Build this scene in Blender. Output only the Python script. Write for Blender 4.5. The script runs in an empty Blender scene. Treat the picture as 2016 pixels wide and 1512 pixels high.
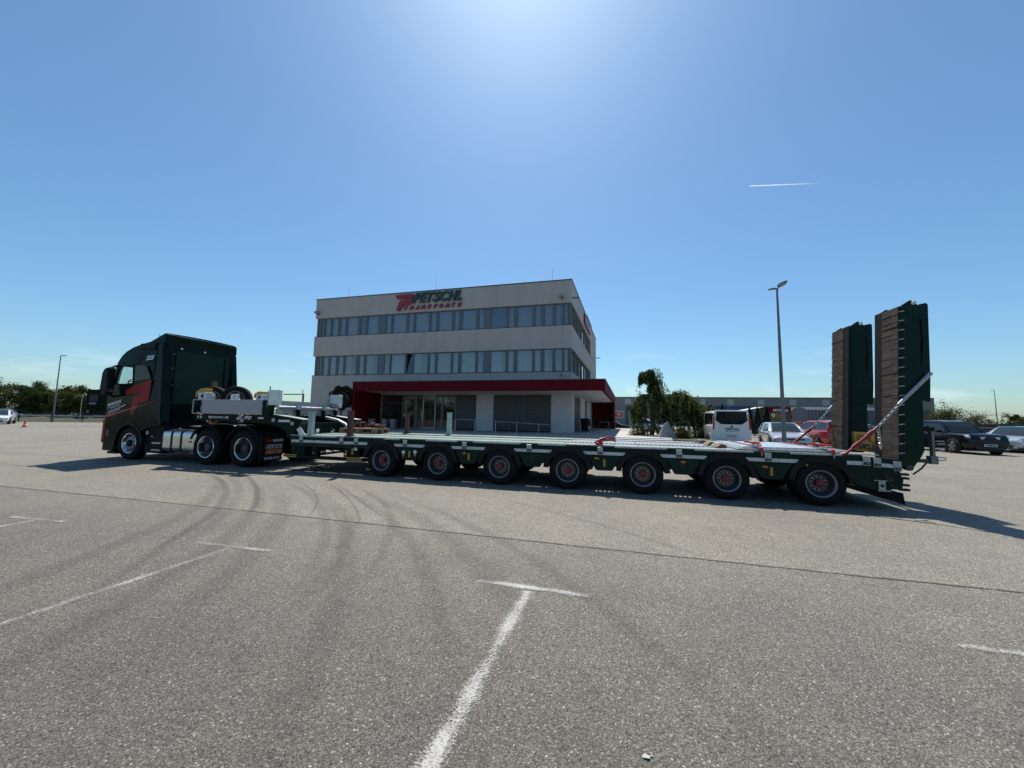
import bpy, bmesh, math, random
import numpy as np
from mathutils import Vector, Matrix
rnd = random.Random(7)
np.random.seed(7)
sin, cos, pi, rad = math.sin, math.cos, math.pi, math.radians
SC = bpy.context.scene
COL = SC.collection

# ---------------------------------------------------------------- camera, sky, sun, exposure
CAM_H = 1.488
PITCH, ROLL = rad(5.145), rad(0.915)
cam = bpy.data.cameras.new('camera')
cam.sensor_fit = 'HORIZONTAL'; cam.sensor_width = 36.0
cam.lens = 36.0 * 735.0 / 2016.0
cam.clip_start = 0.05; cam.clip_end = 20000
cam_ob = bpy.data.objects.new('camera', cam); COL.objects.link(cam_ob)
_f = Vector((0, cos(PITCH), sin(PITCH))); _u0 = Vector((0, -sin(PITCH), cos(PITCH))); _x0 = Vector((1, 0, 0))
_x = _x0 * cos(ROLL) + _u0 * sin(ROLL); _u = -_x0 * sin(ROLL) + _u0 * cos(ROLL)
_m = Matrix((( _x.x, _u.x, -_f.x, 0), (_x.y, _u.y, -_f.y, 0), (_x.z, _u.z, -_f.z, CAM_H), (0, 0, 0, 1)))
cam_ob.matrix_world = _m
SC.camera = cam_ob

SUN_EL, SUN_AZ = rad(60.3), rad(0.4)      # azimuth from +Y towards +X
world = bpy.data.worlds.new('World'); SC.world = world; world.use_nodes = True
wn, wl = world.node_tree.nodes, world.node_tree.links
wn.clear()
sky = wn.new('ShaderNodeTexSky'); sky.sky_type = 'NISHITA'; sky.sun_disc = False
sky.sun_elevation = SUN_EL; sky.sun_rotation = SUN_AZ
sky.altitude = 1500; sky.air_density = 1.4; sky.dust_density = 2.4; sky.ozone_density = 6.0
# thin fair-weather clouds low over the horizon, all the way round
tc = wn.new('ShaderNodeTexCoord'); mp = wn.new('ShaderNodeMapping'); mp.inputs['Scale'].default_value = (2.2, 2.2, 11.0)
nz = wn.new('ShaderNodeTexNoise'); nz.inputs['Scale'].default_value = 2.6; nz.inputs['Detail'].default_value = 7; nz.inputs['Roughness'].default_value = 0.6
cr = wn.new('ShaderNodeValToRGB'); cr.color_ramp.elements[0].position = 0.56; cr.color_ramp.elements[1].position = 0.80
sp = wn.new('ShaderNodeSeparateXYZ')
band = wn.new('ShaderNodeMapRange'); band.inputs['From Min'].default_value = 0.20; band.inputs['From Max'].default_value = 0.02
mul = wn.new('ShaderNodeMath'); mul.operation = 'MULTIPLY'
mul2 = wn.new('ShaderNodeMath'); mul2.operation = 'MULTIPLY'; mul2.inputs[1].default_value = 0.5
mix = wn.new('ShaderNodeMixRGB'); mix.inputs[2].default_value = (9.0, 9.6, 10.2, 1)
bg = wn.new('ShaderNodeBackground'); bg.inputs['Strength'].default_value = 0.101
wo = wn.new('ShaderNodeOutputWorld')
wl.new(tc.outputs['Generated'], mp.inputs['Vector']); wl.new(mp.outputs[0], nz.inputs['Vector'])
wl.new(nz.outputs['Fac'], cr.inputs[0]); wl.new(tc.outputs['Generated'], sp.inputs[0]); wl.new(sp.outputs['Z'], band.inputs['Value'])
wl.new(cr.outputs[0], mul.inputs[0]); wl.new(band.outputs[0], mul.inputs[1]); wl.new(mul.outputs[0], mul2.inputs[0])
wl.new(mul2.outputs[0], mix.inputs[0]); tint = wn.new('ShaderNodeMixRGB'); tint.blend_type = 'MULTIPLY'; tint.inputs[0].default_value = 1.0; tint.inputs[2].default_value = (.815, 1.01, 1.05, 1)   # white balance of the sky
wl.new(sky.outputs[0], tint.inputs[1]); wl.new(tint.outputs[0], mix.inputs[1]); wl.new(mix.outputs[0], bg.inputs['Color']); wl.new(bg.outputs[0], wo.inputs[0])

sun = bpy.data.lights.new('sun', 'SUN'); sun.energy = 5.0; sun.angle = rad(0.53); sun.color = (1.0, 0.94, 0.84)
sun_ob = bpy.data.objects.new('sun', sun); COL.objects.link(sun_ob)
_to = Vector((sin(SUN_AZ) * cos(SUN_EL), cos(SUN_AZ) * cos(SUN_EL), sin(SUN_EL)))
sun_ob.rotation_euler = _to.to_track_quat('Z', 'Y').to_euler()
sun_ob.location = (0, 30, 60)

SC.view_settings.view_transform = 'Standard'; SC.view_settings.look = 'None'
SC.view_settings.exposure = 0.25; SC.view_settings.gamma = 1.0
SC.view_settings.use_curve_mapping = False
SC.cycles.max_bounces = 8; SC.cycles.transparent_max_bounces = 24; SC.cycles.use_denoising = True
SC.cycles.sample_clamp_indirect = 6.0; SC.cycles.caustics_reflective = False; SC.cycles.caustics_refractive = False

# ---------------------------------------------------------------- materials
MATS = {}
def nodes(m):
    return m.node_tree.nodes, m.node_tree.links
def mat(name, col, rough=0.6, metal=0.0, spec=0.5, noise=0.0, nscale=6.0, bump=0.0, bscale=60.0, coat=0.0, dirt=None, dirt_amt=0.0, dscale=1.5, stretch=None):
    """paint-like material: base colour broken up by two noises, optional relief, optional dirt of its own colour"""
    m = bpy.data.materials.new(name); m.use_nodes = True; n, l = nodes(m)
    b = n['Principled BSDF']
    b.inputs['Roughness'].default_value = rough; b.inputs['Metallic'].default_value = metal
    b.inputs['Specular IOR Level'].default_value = spec; b.inputs['Coat Weight'].default_value = coat; b.inputs['Coat Roughness'].default_value = 0.06
    c4 = (col[0], col[1], col[2], 1); b.inputs['Base Color'].default_value = c4
    tcn = n.new('ShaderNodeTexCoord'); src = tcn.outputs['Object']
    if stretch:
        mp_ = n.new('ShaderNodeMapping'); mp_.inputs['Scale'].default_value = stretch; l.new(src, mp_.inputs[0]); src = mp_.outputs[0]
    last = None
    if noise:
        a = n.new('ShaderNodeTexNoise'); a.inputs['Scale'].default_value = nscale; a.inputs['Detail'].default_value = 6; l.new(src, a.inputs['Vector'])
        r = n.new('ShaderNodeMapRange'); r.inputs['From Min'].default_value = .3; r.inputs['From Max'].default_value = .7
        r.inputs['To Min'].default_value = 1 - noise; r.inputs['To Max'].default_value = 1 + noise; l.new(a.outputs['Fac'], r.inputs['Value'])
        x = n.new('ShaderNodeMixRGB'); x.blend_type = 'MULTIPLY'; x.inputs[0].default_value = 1; x.inputs[1].default_value = c4; l.new(r.outputs[0], x.inputs[2]); last = x.outputs[0]
        r2 = n.new('ShaderNodeMapRange'); r2.inputs['To Min'].default_value = max(.02, rough - .12); r2.inputs['To Max'].default_value = min(1, rough + .12); l.new(a.outputs['Fac'], r2.inputs['Value']); l.new(r2.outputs[0], b.inputs['Roughness'])
    if dirt:
        a = n.new('ShaderNodeTexNoise'); a.inputs['Scale'].default_value = dscale; a.inputs['Detail'].default_value = 9; a.inputs['Roughness'].default_value = .65; l.new(src, a.inputs['Vector'])
        r = n.new('ShaderNodeMapRange'); r.inputs['From Min'].default_value = .48; r.inputs['From Max'].default_value = .72; r.inputs['To Max'].default_value = dirt_amt; l.new(a.outputs['Fac'], r.inputs['Value'])
        x = n.new('ShaderNodeMixRGB'); x.inputs[1].default_value = c4; x.inputs[2].default_value = (*dirt, 1); l.new(r.outputs[0], x.inputs[0])
        if last: l.new(last, x.inputs[1])
        last = x.outputs[0]
    if last: l.new(last, b.inputs['Base Color'])
    if bump:
        a = n.new('ShaderNodeTexNoise'); a.inputs['Scale'].default_value = bscale; a.inputs['Detail'].default_value = 4; l.new(src, a.inputs['Vector'])
        bp = n.new('ShaderNodeBump'); bp.inputs['Strength'].default_value = bump; bp.inputs['Distance'].default_value = .01; l.new(a.outputs['Fac'], bp.inputs['Height']); l.new(bp.outputs[0], b.inputs['Normal'])
    MATS[name] = m
    return m
def glass(name, tint, refl_rough=0.02, thru=0.85):
    m = bpy.data.materials.new(name); m.use_nodes = True; n, l = nodes(m); n.remove(n['Principled BSDF'])
    t = n.new('ShaderNodeBsdfTransparent'); t.inputs[0].default_value = (tint[0], tint[1], tint[2], 1)
    g = n.new('ShaderNodeBsdfGlossy'); g.inputs['Roughness'].default_value = refl_rough; g.inputs[0].default_value = (.95, .97, 1, 1)
    lw = n.new('ShaderNodeLayerWeight'); lw.inputs[0].default_value = .5; p5 = n.new('ShaderNodeMath'); p5.operation = 'POWER'; p5.inputs[1].default_value = 5; l.new(lw.outputs['Facing'], p5.inputs[0]); f = n.new('ShaderNodeMath'); f.operation = 'MULTIPLY_ADD'; f.inputs[1].default_value = .95; f.inputs[2].default_value = .045; l.new(p5.outputs[0], f.inputs[0])
    r = n.new('ShaderNodeMath'); r.operation = 'MULTIPLY_ADD'; r.inputs[1].default_value = 1.6; r.inputs[2].default_value = 1 - thru - .1
    x = n.new('ShaderNodeMixShader'); l.new(f.outputs[0], r.inputs[0]); l.new(r.outputs[0], x.inputs[0]); l.new(t.outputs[0], x.inputs[1]); l.new(g.outputs[0], x.inputs[2]); l.new(x.outputs[0], n['Material Output'].inputs[0])
    MATS[name] = m; return m
def leafmat(name, a, b_, trans=.35):
    m = bpy.data.materials.new(name); m.use_nodes = True; n, l = nodes(m); n.remove(n['Principled BSDF'])
    oi = n.new('ShaderNodeNewGeometry'); r = n.new('ShaderNodeValToRGB'); r.color_ramp.elements[0].color = (*a, 1); r.color_ramp.elements[1].color = (*b_, 1)
    l.new(oi.outputs['Random Per Island'], r.inputs[0])
    d = n.new('ShaderNodeBsdfDiffuse'); t = n.new('ShaderNodeBsdfTranslucent'); x = n.new('ShaderNodeMixShader'); x.inputs[0].default_value = trans
    l.new(r.outputs[0], d.inputs[0]); l.new(r.outputs[0], t.inputs[0]); l.new(d.outputs[0], x.inputs[1]); l.new(t.outputs[0], x.inputs[2]); l.new(x.outputs[0], n['Material Output'].inputs[0])
    MATS[name] = m; return m
M = MATS
mat('green_paint', (.0035, .024, .017), .35, spec=.15, coat=.03, noise=.12, nscale=3, dirt=(.08, .075, .06), dirt_amt=.10)
mat('cab_green', (.0010, .010, .008), .12, spec=.09, coat=.03, noise=.06, nscale=2)
mat('frame_green', (.0022, .012, .0088), .5, spec=.12, noise=.2, nscale=5, dirt=(.03, .028, .022), dirt_amt=.25, dscale=4)
mat('black_plastic', (.008, .008, .009), .6, spec=.25, noise=.2, nscale=8)
mat('chassis_black', (.006, .006, .007), .7, spec=.2, noise=.3, nscale=9, dirt=(.03, .027, .024), dirt_amt=.25)
mat('rubber', (.009, .009, .010), .8, spec=.2, noise=.25, nscale=14, bump=.2, bscale=90, dirt=(.035, .032, .03), dirt_amt=.35, dscale=5)
mat('rim_grey', (.24, .24, .245), .4, metal=.4, noise=.15, nscale=18, dirt=(.10, .085, .07), dirt_amt=.3, dscale=9)
mat('rim_dark', (.06, .06, .065), .55, metal=.3, noise=.3, nscale=14, dirt=(.12, .10, .08), dirt_amt=.4, dscale=9)
mat('hub_plate', (.27, .25, .23), .5, metal=.3, noise=.2, nscale=20, dirt=(.12, .10, .08), dirt_amt=.4, dscale=12)
mat('hub_red', (.20, .012, .018), .4, noise=.12, nscale=14)
mat('chrome', (.72, .73, .75), .14, metal=1.0, noise=.05, nscale=12)
mat('polished_tank', (.66, .66, .66), .24, metal=1.0, noise=.06, nscale=7, bump=.03, bscale=8)
mat('logo_red', (.30, .004, .006), .4, spec=.2, noise=.05)
mat('decal_white', (.75, .76, .77), .45, noise=.05)
mat('side_strip', (.60, .60, .60), .42, noise=.08, nscale=10, dirt=(.25, .23, .20), dirt_amt=.5, dscale=7)
mat('box_grey', (.40, .39, .39), .5, noise=.05, nscale=3, dirt=(.26, .25, .24), dirt_amt=.3, dscale=3, bump=.04, bscale=200)
mat('alu', (.62, .64, .66), .32, metal=.85, noise=.12, nscale=9, dirt=(.3, .3, .3), dirt_amt=.4, dscale=6)
mat('galv', (.44, .46, .46), .45, metal=.6, noise=.2, nscale=20, dirt=(.25, .24, .22), dirt_amt=.5, dscale=9)
mat('mint_paint', (.36, .46, .41), .42, noise=.15, nscale=9, dirt=(.18, .17, .14), dirt_amt=.45, dscale=5)
mat('deck_plate', (.30, .375, .335), .36, metal=.15, noise=.25, nscale=30, bump=.5, bscale=70, dirt=(.16, .15, .13), dirt_amt=.5, dscale=3)
mat('deck_steel', (.36, .38, .37), .38, metal=.5, noise=.25, nscale=24, bump=.3, bscale=80, dirt=(.18, .16, .13), dirt_amt=.5, dscale=3)
mat('rust_paint', (.085, .026, .02), .7, noise=.35, nscale=16, dirt=(.16, .08, .05), dirt_amt=.5, dscale=8)
mat('rust_chain', (.12, .055, .035), .65, metal=.35, noise=.4, nscale=30)
mat('wood_pallet', (.24, .15, .085), .8, noise=.3, nscale=8, bump=.3, bscale=40, stretch=(1, 9, 9), dirt=(.10, .07, .05), dirt_amt=.5)
mat('ramp_wood', (.030, .020, .0135), .85, noise=.45, nscale=5, bump=.4, bscale=40, stretch=(9, 1.2, 14), dirt=(.075, .058, .042), dirt_amt=.7, dscale=2.2)
mat('ramp_wood_pale', (.060, .043, .030), .85, noise=.45, nscale=5, bump=.4, bscale=40, stretch=(9, 1.2, 14), dirt=(.06, .045, .035), dirt_amt=.6, dscale=2.2)
mat('strap_red', (.46, .03, .035), .6, noise=.12, nscale=30)
mat('binder_red', (.24, .010, .014), .4, noise=.12, nscale=20)
mat('chain_galv', (.5, .5, .48), .35, metal=.8, noise=.2, nscale=40)
mat('yellow_label', (.40, .29, .035), .5, noise=.1)
mat('yellow_board', (.20, .12, .008), .5, noise=.1, dirt=(.3, .22, .05), dirt_amt=.3)
mat('orange_lens', (.55, .16, .02), .3, coat=.4, noise=.05)
mat('red_lens', (.35, .01, .01), .25, coat=.5, noise=.05)
mat('amber_winch', (.62, .36, .03), .45, noise=.1, dirt=(.2, .13, .05), dirt_amt=.3)
mat('white_enamel', (.70, .71, .72), .35, coat=.3, noise=.05, dirt=(.4, .4, .4), dirt_amt=.15)
mat('print_black', (.012, .012, .013), .6, noise=.1)
mat('plaster', (.54, .478, .438), .9, noise=.05, nscale=1.6, bump=.35, bscale=120, dirt=(.43, .38, .345), dirt_amt=.6, dscale=1.1, stretch=(1, 1, .22))
mat('plaster_white', (.58, .58, .60), .9, noise=.04, nscale=2.5, bump=.2, bscale=160)
mat('canopy_red', (.12, .004, .011), .7, spec=.12, noise=.08, nscale=2, dirt=(.10, .01, .02), dirt_amt=.4)
mat('window_frame', (.155, .155, .157), .45, metal=.4, noise=.1)
mat('spandrel', (.16, .165, .18), .4, metal=.3, noise=.08)
mat('blind', (.41, .385, .37), .8, noise=.08, nscale=3)
mat('blind_green', (.38, .45, .41), .8, noise=.08, nscale=3)
mat('room_dark', (.035, .037, .04), .9, noise=.3, nscale=1)
mat('shutter', (.12, .122, .125), .5, metal=.4, noise=.1, nscale=4)
mat('coping', (.07, .075, .08), .4, metal=.6, noise=.1)
mat('sign_red', (.34, .03, .045), .45, noise=.06)
mat('sign_green', (.022, .075, .07), .45, noise=.06)
mat('concrete', (.36, .35, .33), .9, noise=.14, nscale=3, bump=.3, bscale=90, dirt=(.24, .23, .21), dirt_amt=.4)
mat('paving_pale', (.46, .45, .43), .9, noise=.1, nscale=5, bump=.2, bscale=70)
mat('rail_steel', (.42, .43, .44), .38, metal=.8, noise=.1)
mat('lamp_grey', (.17, .18, .19), .45, metal=.6, noise=.15, nscale=6)
mat('lamp_lens', (.30, .29, .26), .25, noise=.1)
mat('wall_grey', (.22, .215, .215), .7, noise=.06, nscale=1, dirt=(.19, .185, .18), dirt_amt=.4, dscale=.3)
mat('wall_dark', (.07, .075, .08), .7, noise=.1)
mat('panel_pale', (.42, .43, .44), .6, noise=.05)
mat('container_blue', (.03, .06, .16), .5, noise=.15)
mat('digger_orange', (.48, .12, .05), .5, noise=.12)
mat('hall_cloth', (.15, .165, .175), .7, noise=.1)
mat('hall_white', (.60, .61, .60), .6, noise=.08)
mat('stone', (.24, .24, .245), .85, noise=.2, nscale=4, bump=.6, bscale=12, dirt=(.15, .15, .14), dirt_amt=.5)
mat('bark', (.09, .07, .05), .9, noise=.35, nscale=12, bump=.6, bscale=30, stretch=(3, 3, .6))
mat('car_silver', (.46, .47, .48), .28, metal=.35, coat=1, noise=.02)
mat('car_white', (.78, .785, .79), .25, coat=1, noise=.02)
mat('car_red', (.38, .012, .022), .25, coat=1, noise=.02)
mat('car_navy', (.004, .006, .014), .2, spec=.3, coat=.12, noise=.02)
mat('car_slate', (.06, .075, .085), .25, metal=.4, coat=1, noise=.02)
mat('car_black', (.010, .011, .012), .2, spec=.3, coat=.2, noise=.02)
mat('car_trim', (.012, .012, .013), .55, noise=.1)
mat('headlight', (.55, .57, .58), .12, metal=.3, coat=1, noise=.1, nscale=20)
mat('plate_white', (.62, .63, .62), .4, noise=.04)
mat('cone_red', (.60, .06, .04), .6, noise=.1)
mat('tarp_dark', (.006, .013, .010), .8, spec=.1, noise=.3, nscale=2, bump=.4, bscale=4)
mat('wire_dark', (.03, .034, .032), .6, noise=.1)
mat('guard_steel', (.52, .53, .54), .4, metal=.5, noise=.1)
mat('pot_pale', (.30, .30, .32), .7, noise=.08)
mat('grass', (.050, .054, .024), .95, noise=.45, nscale=14, bump=.6, bscale=40, dirt=(.085, .075, .045), dirt_amt=.6, dscale=.6)
mat('field', (.10, .105, .05), .95, noise=.3, nscale=.6, dirt=(.16, .14, .08), dirt_amt=.6, dscale=.1)
glass('pane_glass', (.66, .67, .67), .015, .79)
glass('entrance_glass', (.55, .60, .60), .02, .90)
glass('cab_glass', (.80, .88, .86), .01, .93)
def darkglass(name, col, rough=.04):
    m = mat(name, col, rough, spec=.3, coat=.08); return m
darkglass('car_glass', (.022, .032, .036))
darkglass('tinted_glass', (.010, .012, .020))
mat('cab_dark_glass', (.004, .005, .007), .08, spec=.35)
leafmat('leaf_mid', (.030, .055, .014), (.085, .115, .03))
leafmat('leaf_dark', (.014, .032, .012), (.045, .07, .022))
leafmat('leaf_pale', (.06, .075, .035), (.15, .16, .075))
leafmat('leaf_olive', (.045, .05, .018), (.12, .10, .038), .25)
leafmat('leaf_brown', (.035, .032, .018), (.085, .066, .034), .2)
leafmat('needle', (.018, .042, .018), (.20, .23, .075), .38)
leafmat('needle_dark', (.008, .020, .010), (.024, .038, .017), .12)

def asphalt_material():
    m = bpy.data.materials.new('asphalt'); m.use_nodes = True; n, l = nodes(m); b = n['Principled BSDF']
    b.inputs['Roughness'].default_value = .78; b.inputs['Specular IOR Level'].default_value = .3
    tcn = n.new('ShaderNodeTexCoord'); P = tcn.outputs['Object']
    def vor(scale, feat='F1'):
        v = n.new('ShaderNodeTexVoronoi'); v.inputs['Scale'].default_value = scale; v.feature = feat; l.new(P, v.inputs['Vector']); return v
    def noise(scale, det=6, ro=.55):
        v = n.new('ShaderNodeTexNoise'); v.inputs['Scale'].default_value = scale; v.inputs['Detail'].default_value = det; v.inputs['Roughness'].default_value = ro; l.new(P, v.inputs['Vector']); return v
    def ramp(src, pts):
        r = n.new('ShaderNodeValToRGB')
        while len(r.color_ramp.elements) < len(pts): r.color_ramp.elements.new(.5)
        for e, (p, c) in zip(r.color_ramp.elements, pts): e.position = p; e.color = (*c, 1) if len(c) == 3 else c
        l.new(src, r.inputs[0]); return r.outputs[0]
    def mx(kind, fac, a, c):
        x = n.new('ShaderNodeMixRGB'); x.blend_type = kind
        for i, v in ((0, fac), (1, a), (2, c)):
            if isinstance(v, (int, float)): x.inputs[i].default_value = v
            elif isinstance(v, tuple): x.inputs[i].default_value = (*v, 1)
            else: l.new(v, x.inputs[i])
        return x.outputs[0]
    v1 = vor(112); v2 = vor(220)
    s = n.new('ShaderNodeSeparateColor'); l.new(v1.outputs['Color'], s.inputs[0])
    stones = ramp(s.outputs[0], [(0, (.048, .046, .041)), (.40, (.113, .110, .099)), (.74, (.195, .187, .174)), (.93, (.285, .275, .256)), (.99, (.50, .49, .46))])
    s2 = n.new('ShaderNodeSeparateColor'); l.new(v2.outputs['Color'], s2.inputs[0])
    grit = ramp(s2.outputs[1], [(0, (.09, .086, .08)), (.6, (.165, .158, .148)), (1, (.26, .25, .235))])
    sel = ramp(noise(60, 3).outputs['Fac'], [(.42, (0, 0, 0)), (.58, (1, 1, 1))])
    base = mx('MIX', sel, stones, grit)
    gap = ramp(v1.outputs['Distance'], [(.30, (1, 1, 1)), (.62, (.45, .44, .43))])
    base = mx('MULTIPLY', .75, base, gap)
    big = ramp(noise(.55, 8, .6).outputs['Fac'], [(.3, (.88, .88, .90)), (.7, (1.13, 1.11, 1.06))])
    base = mx('MULTIPLY', 1, base, big)
    mid = ramp(noise(3.5, 6, .6).outputs['Fac'], [(.3, (.92, .92, .93)), (.7, (1.08, 1.075, 1.06))])
    base = mx('MULTIPLY', 1, base, mid)
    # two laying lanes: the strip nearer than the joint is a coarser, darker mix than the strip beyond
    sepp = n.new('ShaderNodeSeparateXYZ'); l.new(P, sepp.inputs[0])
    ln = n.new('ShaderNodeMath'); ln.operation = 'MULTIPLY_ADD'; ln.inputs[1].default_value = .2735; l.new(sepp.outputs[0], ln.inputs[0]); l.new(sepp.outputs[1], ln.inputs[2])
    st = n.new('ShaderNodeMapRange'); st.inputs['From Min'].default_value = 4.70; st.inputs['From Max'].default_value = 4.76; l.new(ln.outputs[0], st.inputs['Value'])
    near_ = n.new('ShaderNodeMapRange'); near_.inputs['From Min'].default_value = 1.2; near_.inputs['From Max'].default_value = 4.6; l.new(ln.outputs[0], near_.inputs['Value'])   # view-angle brightness falloff painted in: darker towards the camera
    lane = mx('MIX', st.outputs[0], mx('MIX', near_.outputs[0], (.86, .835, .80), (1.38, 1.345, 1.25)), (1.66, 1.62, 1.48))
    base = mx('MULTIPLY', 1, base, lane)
    # dry pinkish stain veil
    st2 = ramp(noise(.9, 5, .6).outputs['Fac'], [(.55, (0, 0, 0)), (.75, (1, 1, 1))])
    base = mx('MIX', mx('MULTIPLY', 1, st2, (.12, .12, .12)), base, (.20, .182, .168))
    # sparse oil drips and dark blots, hairline cracks
    vo = vor(.55); dr = ramp(vo.outputs['Distance'], [(.035, (1, 1, 1)), (.085, (0, 0, 0))]); dn = ramp(noise(9, 5, .7).outputs['Fac'], [(.45, (0, 0, 0)), (.62, (1, 1, 1))])
    base = mx('MIX', mx('MULTIPLY', 1, mx('MULTIPLY', 1, dr, dn), (.55, .55, .55)), base, (.045, .043, .042))
    vc = n.new('ShaderNodeTexVoronoi'); vc.feature = 'DISTANCE_TO_EDGE'; vc.inputs['Scale'].default_value = .32; vw = n.new('ShaderNodeVectorMath'); vw.operation = 'MULTIPLY_ADD'; vw.inputs[1].default_value = (.5, .5, .5); l.new(noise(1.6, 6, .65).outputs['Color'], vw.inputs[0]); l.new(P, vw.inputs[2]); l.new(vw.outputs[0], vc.inputs['Vector'])
    ck = ramp(vc.outputs['Distance'], [(.0015, (1, 1, 1)), (.005, (0, 0, 0))]); cs_ = ramp(noise(.35, 3, .5).outputs['Fac'], [(.52, (0, 0, 0)), (.66, (1, 1, 1))])
    base = mx('MIX', mx('MULTIPLY', 1, mx('MULTIPLY', 1, ck, cs_), (.45, .45, .45)), base, (.06, .056, .052))
    # the same mix laid in slightly different batches
    vb = vor(.085); sb_ = n.new('ShaderNodeSeparateColor'); l.new(vb.outputs['Color'], sb_.inputs[0]); bt = ramp(sb_.outputs[0], [(0, (.95, .95, .955)), (1, (1.05, 1.048, 1.04))])
    base = mx('MULTIPLY', 1, base, bt)
    l.new(base, b.inputs['Base Color'])
    h = mx('ADD', .5, v1.outputs['Distance'], noise(160, 2).outputs['Fac'])
    bp = n.new('ShaderNodeBump'); bp.invert = True; bp.inputs['Strength'].default_value = .85; bp.inputs['Distance'].default_value = .005
    l.new(h, bp.inputs['Height']); l.new(bp.outputs[0], b.inputs['Normal'])
    MATS['asphalt'] = m
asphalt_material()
def wornpaint(name, col, cover, nscale):
    """paint that shows the ground through where it is worn off; soft to the sides through the UV's v"""
    m = bpy.data.materials.new(name); m.use_nodes = True; n, l = nodes(m); b = n['Principled BSDF']
    b.inputs['Base Color'].default_value = (*col, 1); b.inputs['Roughness'].default_value = .75; b.inputs['Specular IOR Level'].default_value = .3
    tcn = n.new('ShaderNodeTexCoord'); a = n.new('ShaderNodeTexNoise'); a.inputs['Scale'].default_value = nscale; a.inputs['Detail'].default_value = 5; a.inputs['Roughness'].default_value = .7; l.new(tcn.outputs['Object'], a.inputs['Vector'])
    a2 = n.new('ShaderNodeTexNoise'); a2.inputs['Scale'].default_value = 2.2; a2.inputs['Detail'].default_value = 4; l.new(tcn.outputs['Object'], a2.inputs['Vector'])
    s = n.new('ShaderNodeSeparateXYZ'); l.new(tcn.outputs['UV'], s.inputs[0])
    # edge distance 0..1 from v
    e = n.new('ShaderNodeMath'); e.operation = 'PINGPONG'; e.inputs[1].default_value = .5; l.new(s.outputs[1], e.inputs[0])
    em = n.new('ShaderNodeMapRange'); em.inputs['From Max'].default_value = .40; em.inputs['To Min'].default_value = -.30; em.inputs['To Max'].default_value = 0; l.new(e.outputs[0], em.inputs['Value'])
    ad = n.new('ShaderNodeMath'); ad.operation = 'ADD'; l.new(a.outputs['Fac'], ad.inputs[0]); l.new(em.outputs[0], ad.inputs[1])
    ad2 = n.new('ShaderNodeMath'); ad2.operation = 'MULTIPLY_ADD'; ad2.inputs[1].default_value = .6; l.new(a2.outputs['Fac'], ad2.inputs[0]); l.new(ad.outputs[0], ad2.inputs[2])
    th = n.new('ShaderNodeMapRange'); th.inputs['From Min'].default_value = 1.02 - cover; th.inputs['From Max'].default_value = 1.22 - cover; l.new(ad2.outputs[0], th.inputs['Value'])
    t = n.new('ShaderNodeBsdfTransparent'); x = n.new('ShaderNodeMixShader'); l.new(th.outputs[0], x.inputs[0]); l.new(t.outputs[0], x.inputs[1]); l.new(b.outputs[0], x.inputs[2]); l.new(x.outputs[0], n['Material Output'].inputs[0])
    MATS[name] = m; return m
wornpaint('line_paint', (.42, .41, .385), .375, 95)
wornpaint('line_paint_faint', (.40, .39, .365), .315, 95)
wornpaint('joint_tar', (.06, .058, .056), .50, 14)
def tyremark(name, dens):
    m = bpy.data.materials.new(name); m.use_nodes = True; n, l = nodes(m); b = n['Principled BSDF']
    b.inputs['Base Color'].default_value = (.035, .034, .033, 1); b.inputs['Roughness'].default_value = .8
    tcn = n.new('ShaderNodeTexCoord'); s = n.new('ShaderNodeSeparateXYZ'); l.new(tcn.outputs['UV'], s.inputs[0])
    a = n.new('ShaderNodeTexNoise'); a.inputs['Scale'].default_value = 40; a.inputs['Detail'].default_value = 5; l.new(tcn.outputs['Object'], a.inputs['Vector'])
    e = n.new('ShaderNodeMath'); e.operation = 'PINGPONG'; e.inputs[1].default_value = .5; l.new(s.outputs[1], e.inputs[0])
    em = n.new('ShaderNodeMapRange'); em.inputs['From Max'].default_value = .3; l.new(e.outputs[0], em.inputs['Value'])
    eu = n.new('ShaderNodeMath'); eu.operation = 'PINGPONG'; eu.inputs[1].default_value = .5; l.new(s.outputs[0], eu.inputs[0])
    emu = n.new('ShaderNodeMapRange'); emu.inputs['From Max'].default_value = .22; l.new(eu.outputs[0], emu.inputs['Value'])
    k = n.new('ShaderNodeMath'); k.operation = 'MULTIPLY'; l.new(em.outputs[0], k.inputs[0]); l.new(emu.outputs[0], k.inputs[1])
    k2 = n.new('ShaderNodeMath'); k2.operation = 'MULTIPLY'; l.new(k.outputs[0], k2.inputs[0]); l.new(a.outputs['Fac'], k2.inputs[1])
    k3 = n.new('ShaderNodeMath'); k3.operation = 'MULTIPLY'; k3.inputs[1].default_value = dens; l.new(k2.outputs[0], k3.inputs[0])
    t = n.new('ShaderNodeBsdfTransparent'); x = n.new('ShaderNodeMixShader'); l.new(k3.outputs[0], x.inputs[0]); l.new(t.outputs[0], x.inputs[1]); l.new(b.outputs[0], x.inputs[2]); l.new(x.outputs[0], n['Material Output'].inputs[0])
    MATS[name] = m
tyremark('tyre_mark', .42); tyremark('tyre_mark_faint', .22)

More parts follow.
